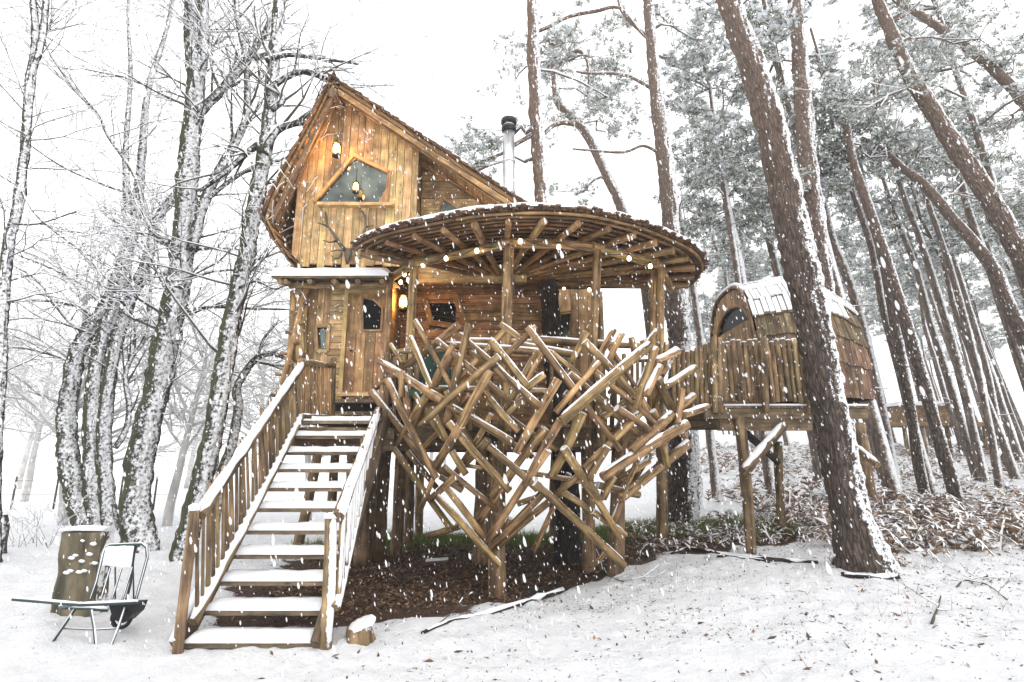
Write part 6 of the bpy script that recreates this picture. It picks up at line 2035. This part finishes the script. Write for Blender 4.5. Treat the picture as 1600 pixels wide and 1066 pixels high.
fallen([(905, 905), (930, 885), (955, 905), (975, 915)], .01, .006, "thin brown twigs heaped at the foot of the right front stilt", .1, mat='twig', twigs=8)
pk = thing('snowy_board', ghit(683, 882), "narrow snow covered board lying on the bare soil under the deck", 'board')
a, b = ghit(665, 884), ghit(700, 880); mb = MB(); mb.box((a + b) / 2 + Vector((0, 0, .03)), (b - a) / 2, Vector((0, .05, 0)), Vector((0, 0, .015))); part(mb, 'board', 'tread', pk)
mb = MB(); mb.box((a + b) / 2 + Vector((0, 0, .062)), (b - a) * .49, Vector((0, .048, 0)), Vector((0, 0, .014))); part(mb, 'snow', 'snow', pk)

# ------------------------------------------------------------------ ground cover
def scatter(n, x0, x1, y0, y1, keep):
    X = RNG.uniform(x0, x1, n); Y = RNG.uniform(y0, y1, n)
    m = keep(X, Y); X, Y = X[m], Y[m]
    return X, Y, gz(X, Y)
bsd = lambda X, Y: poly_sdf(X, Y, BARE)
X, Y, Z = scatter(52000, -4, 6, 5, 12.5, lambda X, Y: bsd(X, Y) < RNG.normal(-.12, .2, len(X)))
V, Fc = sprinkle_quads(np.stack([X, Y, Z + .012], 1), RNG.uniform(.012, .036, len(X)), .5, .6)
o = np_obj(np_mesh('leaf_litter', V, Fc, ['leaf']), 'leaf_litter'); o['kind'] = 'stuff'; o['label'] = "brown fallen leaves and needles covering bare soil under the deck"; o['category'] = 'leaves'
# dark specks on the snow, denser in front of the deck and to the right
def dens(X, Y):
    d = .18 + .75 * np.exp(-((X - 1.3) ** 2 / 4 + (Y - 5.8) ** 2 / 1.8)) + .5 * np.clip((X - .5) / 4, 0, 1) + .9 * np.exp(-np.clip(bsd(X, Y), 0, 9) / .35)
    d = d * (0.25 + 1.5 * vnoise(X * 1.3, Y * 1.3, 31) ** 2)
    d = d * (1 - .75 * np.clip((-X - 1.6) / 1.5, 0, 1))
    return RNG.random(len(X)) < d
X, Y, Z = scatter(42000, -5, 9, 3.8, 11.5, dens)
V, Fc = sprinkle_quads(np.stack([X, Y, Z + .004], 1), np.exp(RNG.normal(-4.75, .65, len(X))), .5, .4)
o = np_obj(np_mesh('snow_litter', V, Fc, ['speck']), 'snow_litter'); o['kind'] = 'stuff'; o['label'] = "dark flecks of bark and leaves strewn over the snow"; o['category'] = 'litter'
X, Y, Z = scatter(9000, -5, 9, 3.8, 11.5, dens)
V, Fc = sprinkle_quads(np.stack([X, Y, Z + .006], 1), np.exp(RNG.normal(-3.9, .5, len(X))), .3, .09)
o = np_obj(np_mesh('twig_litter', V, Fc, ['speck']), 'twig_litter'); o['kind'] = 'stuff'; o['label'] = "thin broken twiglets strewn over the snow"; o['category'] = 'litter'
X, Y, Z = scatter(420, -4, 7, 3.9, 9.0, lambda X, Y: RNG.random(len(X)) < .12 + .5 * (X > 0))
V, Fc = sprinkle_quads(np.stack([X, Y, Z + .012], 1), RNG.uniform(.012, .03, len(X)), .6, .55)
o = np_obj(np_mesh('fallen_leaves', V, Fc, ['oakleaf']), 'fallen_leaves'); o['kind'] = 'stuff'; o['label'] = "scattered curled brown leaves lying on the snow"; o['category'] = 'leaves'
# grass
def blades(X, Y, Z, h, w):
    n = len(X); a = RNG.uniform(0, 6.28, n); H = h * RNG.uniform(.5, 1.3, n); L = H * RNG.uniform(.1, .9, n)
    dx, dy = np.cos(a), np.sin(a); b = RNG.uniform(0, 6.28, n); wx, wy = np.cos(b) * w, np.sin(b) * w
    P = np.stack([X, Y, Z - .01], 1)
    V = np.stack([P + np.stack([-wx, -wy, wx * 0], 1), P + np.stack([wx, wy, wx * 0], 1), P + np.stack([dx * L + wx * .2, dy * L + wy * .2, H], 1), P + np.stack([dx * L - wx * .2, dy * L - wy * .2, H], 1)], 1).reshape(-1, 3)
    return V, np.arange(n * 4).reshape(n, 4)
def gkeep(X, Y):
    s = np.abs(bsd(X, Y)); back = (Y > 9.6) & (X < 6)
    return back & (RNG.random(len(X)) < np.exp(-(s / .5) ** 2) * (.3 + vnoise(X * 1.5, Y * 1.5, 17)))
X, Y, Z = scatter(110000, -4.5, 6.5, 9.4, 12.8, gkeep)
V, Fc = blades(X, Y, Z, .12, .007)
o = np_obj(np_mesh('grass', V, Fc, ['grass']), 'grass'); o['kind'] = 'stuff'; o['label'] = "strip of green grass at the back edge of the bare soil"; o['category'] = 'grass'
X, Y, Z = scatter(500, -2, 7, 4, 7.5, lambda X, Y: vnoise(X * 1.1, Y * 1.1, 6) > .62)
V, Fc = blades(X, Y, Z, .11, .0025)
o = np_obj(np_mesh('dry_grass', V, Fc, ['fern']), 'dry_grass'); o['kind'] = 'stuff'; o['label'] = "sparse dry stalks standing out of the snow"; o['category'] = 'grass'

# bracken
def bracken(n, keep, x0, x1, y0, y1, size, name, label, seed):
    rng = np.random.default_rng(seed)
    X = rng.uniform(x0, x1, n * 4); Y = rng.uniform(y0, y1, n * 4); m = keep(X, Y, rng); X, Y = X[m][:n], Y[m][:n]
    Z = gz(X, Y)
    VV, FF, MM = [], [], []; off = 0
    for x, y, z in zip(X, Y, Z):
        a = rng.uniform(0, 6.28); L = size * rng.uniform(.5, 1.3); hgt = L * rng.uniform(.25, .75)
        K = 8; ca, sa = math.cos(a), math.sin(a)
        t = np.linspace(0, 1, K)
        px = x + ca * L * t; py = y + sa * L * t; pz = z + hgt * np.sin(t * math.pi * rng.uniform(.65, 1.0)) * (1 - .25 * t)
        P = np.stack([px, py, pz], 1)
        side = np.array([-sa, ca, 0])
        curl = rng.uniform(-.6, .1)
        for k in range(1, K):
            d = P[k] - P[k - 1]
            w = L * .26 * (1 - (k / K) ** 1.3) + .01
            for s in (-1, 1):
                c = P[k - 1] + d * .5
                tip = c + side * s * w * rng.uniform(.7, 1.2) + d * .6 + np.array([0, 0, curl * w + rng.normal(0, .015)])
                VV += [P[k - 1], P[k - 1] + d * .55, tip]; FF.append((off, off + 1, off + 2, off + 2)); MM.append(0); off += 3
                if rng.random() < .52:
                    u = np.array([0, 0, .014]); VV += [P[k - 1] + u, P[k - 1] + d * .6 + u, c + (tip - c) * .85 + u]; FF.append((off, off + 1, off + 2, off + 2)); MM.append(1); off += 3
            ww = side * .006
            VV += [P[k - 1] - ww, P[k - 1] + ww, P[k] + ww, P[k] - ww]; FF.append((off, off + 1, off + 2, off + 3)); MM.append(0); off += 4
            if rng.random() < .6:
                ww = side * .011; u = np.array([0, 0, .012]); VV += [P[k - 1] - ww + u, P[k - 1] + ww + u, P[k] + ww + u, P[k] - ww + u]; FF.append((off, off + 1, off + 2, off + 3)); MM.append(1); off += 4
    me = bpy.data.meshes.new(name)
    fl = [tuple(dict.fromkeys(f)) for f in FF]
    me.from_pydata([tuple(v) for v in VV], [], fl)
    me.polygons.foreach_set("material_index", MM)
    me.materials.append(M['fern']); me.materials.append(M['snow'])
    o = np_obj(me, name); o['kind'] = 'stuff'; o['label'] = label; o['category'] = 'bracken'
def bk1(X, Y, rng):
    near = (X > 4.9 + .0 * Y) & (Y > 7.6 + .25 * np.abs(X - 5))
    return near & (rng.random(len(X)) < .25 + vnoise(X * .8, Y * .8, 41))
bracken(1000, bk1, 4.6, 14, 7.4, 12.5, .6, 'bracken', "tangle of brown dead bracken with snow beside the massive pine", 1)
bracken(1300, lambda X, Y, rng: (X > 3.5 + .1 * Y) & (X < 1.1 * Y + 3) & (rng.random(len(X)) < .1 + 1.2 * vnoise(X * .5, Y * .5, 43)), 4, 34, 12, 32, .62, 'bracken', "snow dusted brown bracken covering the far forest floor", 2)
bracken(230, lambda X, Y, rng: (Y > 8.3 + .1 * X), 2.2, 5.2, 8.4, 11.5, .32, 'bracken', "brown bracken and twigs under the barrel hut deck", 3)
bracken(60, lambda X, Y, rng: X > -99, 4.15, 4.9, 7.0, 7.6, .2, 'bracken', "small dead fern sprigs at the foot of the massive pine", 4)
# thin shrub at far left
segs = []; rg = random.Random(77)
c = ghit(50, 855)
for k in range(26): grow(segs, c + Vector((rg.uniform(-.5, .9), rg.uniform(-.4, .4), 0)), Vector((rg.uniform(-.8, .8), rg.uniform(-.5, .5), 1)), rg.uniform(.3, .7), .006, 1, 3, rg, 0, .8, 4)
V, Fc, Mi = crown_mesh(segs, .7)
t = thing('leafless_shrub', c, "low leafless snowy shrub in the white field behind the log slab", 'shrub')
np_obj(np_mesh('twigs', V, Fc, ['twig', 'snow'], Mi, origin=c), 'twigs', t)['kind'] = 'stuff'

# ------------------------------------------------------------------ falling snow
def flakes(n, x, y, z, s0, s1, name, label, seed, stretch=1.5, near=1.3):
    rng = np.random.default_rng(seed)
    P = np.stack([rng.uniform(*x, n), rng.uniform(*y, n), rng.uniform(*z, n)], 1)
    # skip anything right in front of the lens
    P = P[np.linalg.norm(P - np.array([0, 0, CAM_H]), axis=1) > near]
    n = len(P)
    R = rng.uniform(s0, s1, (n, 1)) * np.exp(rng.normal(0, .3, (n, 1)))
    u = []
    K = 6
    for j, (zz, rr) in enumerate(((-1.0, .0), (-.62, .75), (.0, 1.0), (.7, .68), (1.15, 0.0))):
        if rr == 0: u.append((0, 0, zz))
        else: u += [(math.cos(2 * math.pi * (k + .5 * j) / K) * rr, math.sin(2 * math.pi * (k + .5 * j) / K) * rr, zz) for k in range(K)]
    oc = np.array(u) * np.array([1, 1, stretch])
    m = len(oc)
    V = P[:, None, :] + oc[None] * R[:, None, :] * (1 + rng.normal(0, .14, (n, m, 3)))
    sh = (V - P[:, None, :])[:, :, 2] * -.22
    V[:, :, 0] += sh
    f = []
    for k in range(K):
        k2 = (k + 1) % K
        f.append((0, 1 + k2, 1 + k))
        for j in range(2):
            a_ = 1 + j * K
            f += [(a_ + k, a_ + k2, a_ + K + k), (a_ + k2, a_ + K + k2, a_ + K + k)]
        f.append((1 + 2 * K + k, 1 + 2 * K + k2, m - 1))
    f = np.array(f)
    Fc = (f[None] + (np.arange(n) * m)[:, None, None]).reshape(-1, 3)
    o = np_obj(np_mesh(name, V.reshape(-1, 3), Fc, ['flake'], smooth=True), name)
    o['kind'] = 'stuff'; o['label'] = label; o['category'] = 'snowflakes'
mfl, n_, l_, b_ = nmat('soft_snowflake')
b_.inputs['Base Color'].default_value = (.92, .93, .95, 1); b_.inputs['Roughness'].default_value = .9
b_.inputs['Subsurface Weight'].default_value = 0
lw = n_.new('ShaderNodeLayerWeight'); lw.inputs[0].default_value = .35
mrr = n_.new('ShaderNodeMapRange'); mrr.inputs[1].default_value = .1; mrr.inputs[2].default_value = .8; mrr.inputs[3].default_value = .52; mrr.inputs[4].default_value = .03
l_.new(lw.outputs['Facing'], mrr.inputs[0]); l_.new(mrr.outputs[0], b_.inputs['Alpha'])
M['flake'] = mfl
flakes(23000, (-7, 9), (2.2, 8.5), (0.1, 8), .0026, .0058, 'falling_snow', "dense falling snowflakes drifting in front of the treehouse", 1, 2.5)
flakes(110, (-2.2, 2.2), (1.3, 2.6), (.5, 3.6), .003, .0075, 'falling_snow', "larger soft snow clumps falling close to the viewer", 3, 2.0)
flakes(12000, (-26, 34), (16, 34), (0.2, 22), .008, .015, 'falling_snow', "fine distant falling snow whitening the forest", 4, 1.8)
flakes(7000, (-14, 18), (8.5, 18), (0.2, 14), .005, .009, 'falling_snow', "falling snowflakes further off among the trees", 2)

# ------------------------------------------------------------------ haze
hzm = bpy.data.materials.new("snowy_air"); hzm.use_nodes = True
hn = hzm.node_tree.nodes; hl = hzm.node_tree.links
hn.clear()
ho = hn.new("ShaderNodeOutputMaterial"); pv = hn.new("ShaderNodeVolumePrincipled")
pv.inputs["Color"].default_value = (.98, .985, .99, 1)
pv.inputs["Density"].default_value = HAZE
hl.new(pv.outputs[0], ho.inputs["Volume"])
M['haze'] = hzm
mb = MB(); mb.box(Vector((0, 124, 12)), Vector((170, 0, 0)), Vector((0, 140, 0)), Vector((0, 0, 15)))
hb = single(mb, 'haze', 'haze', None, None, kind='stuff')
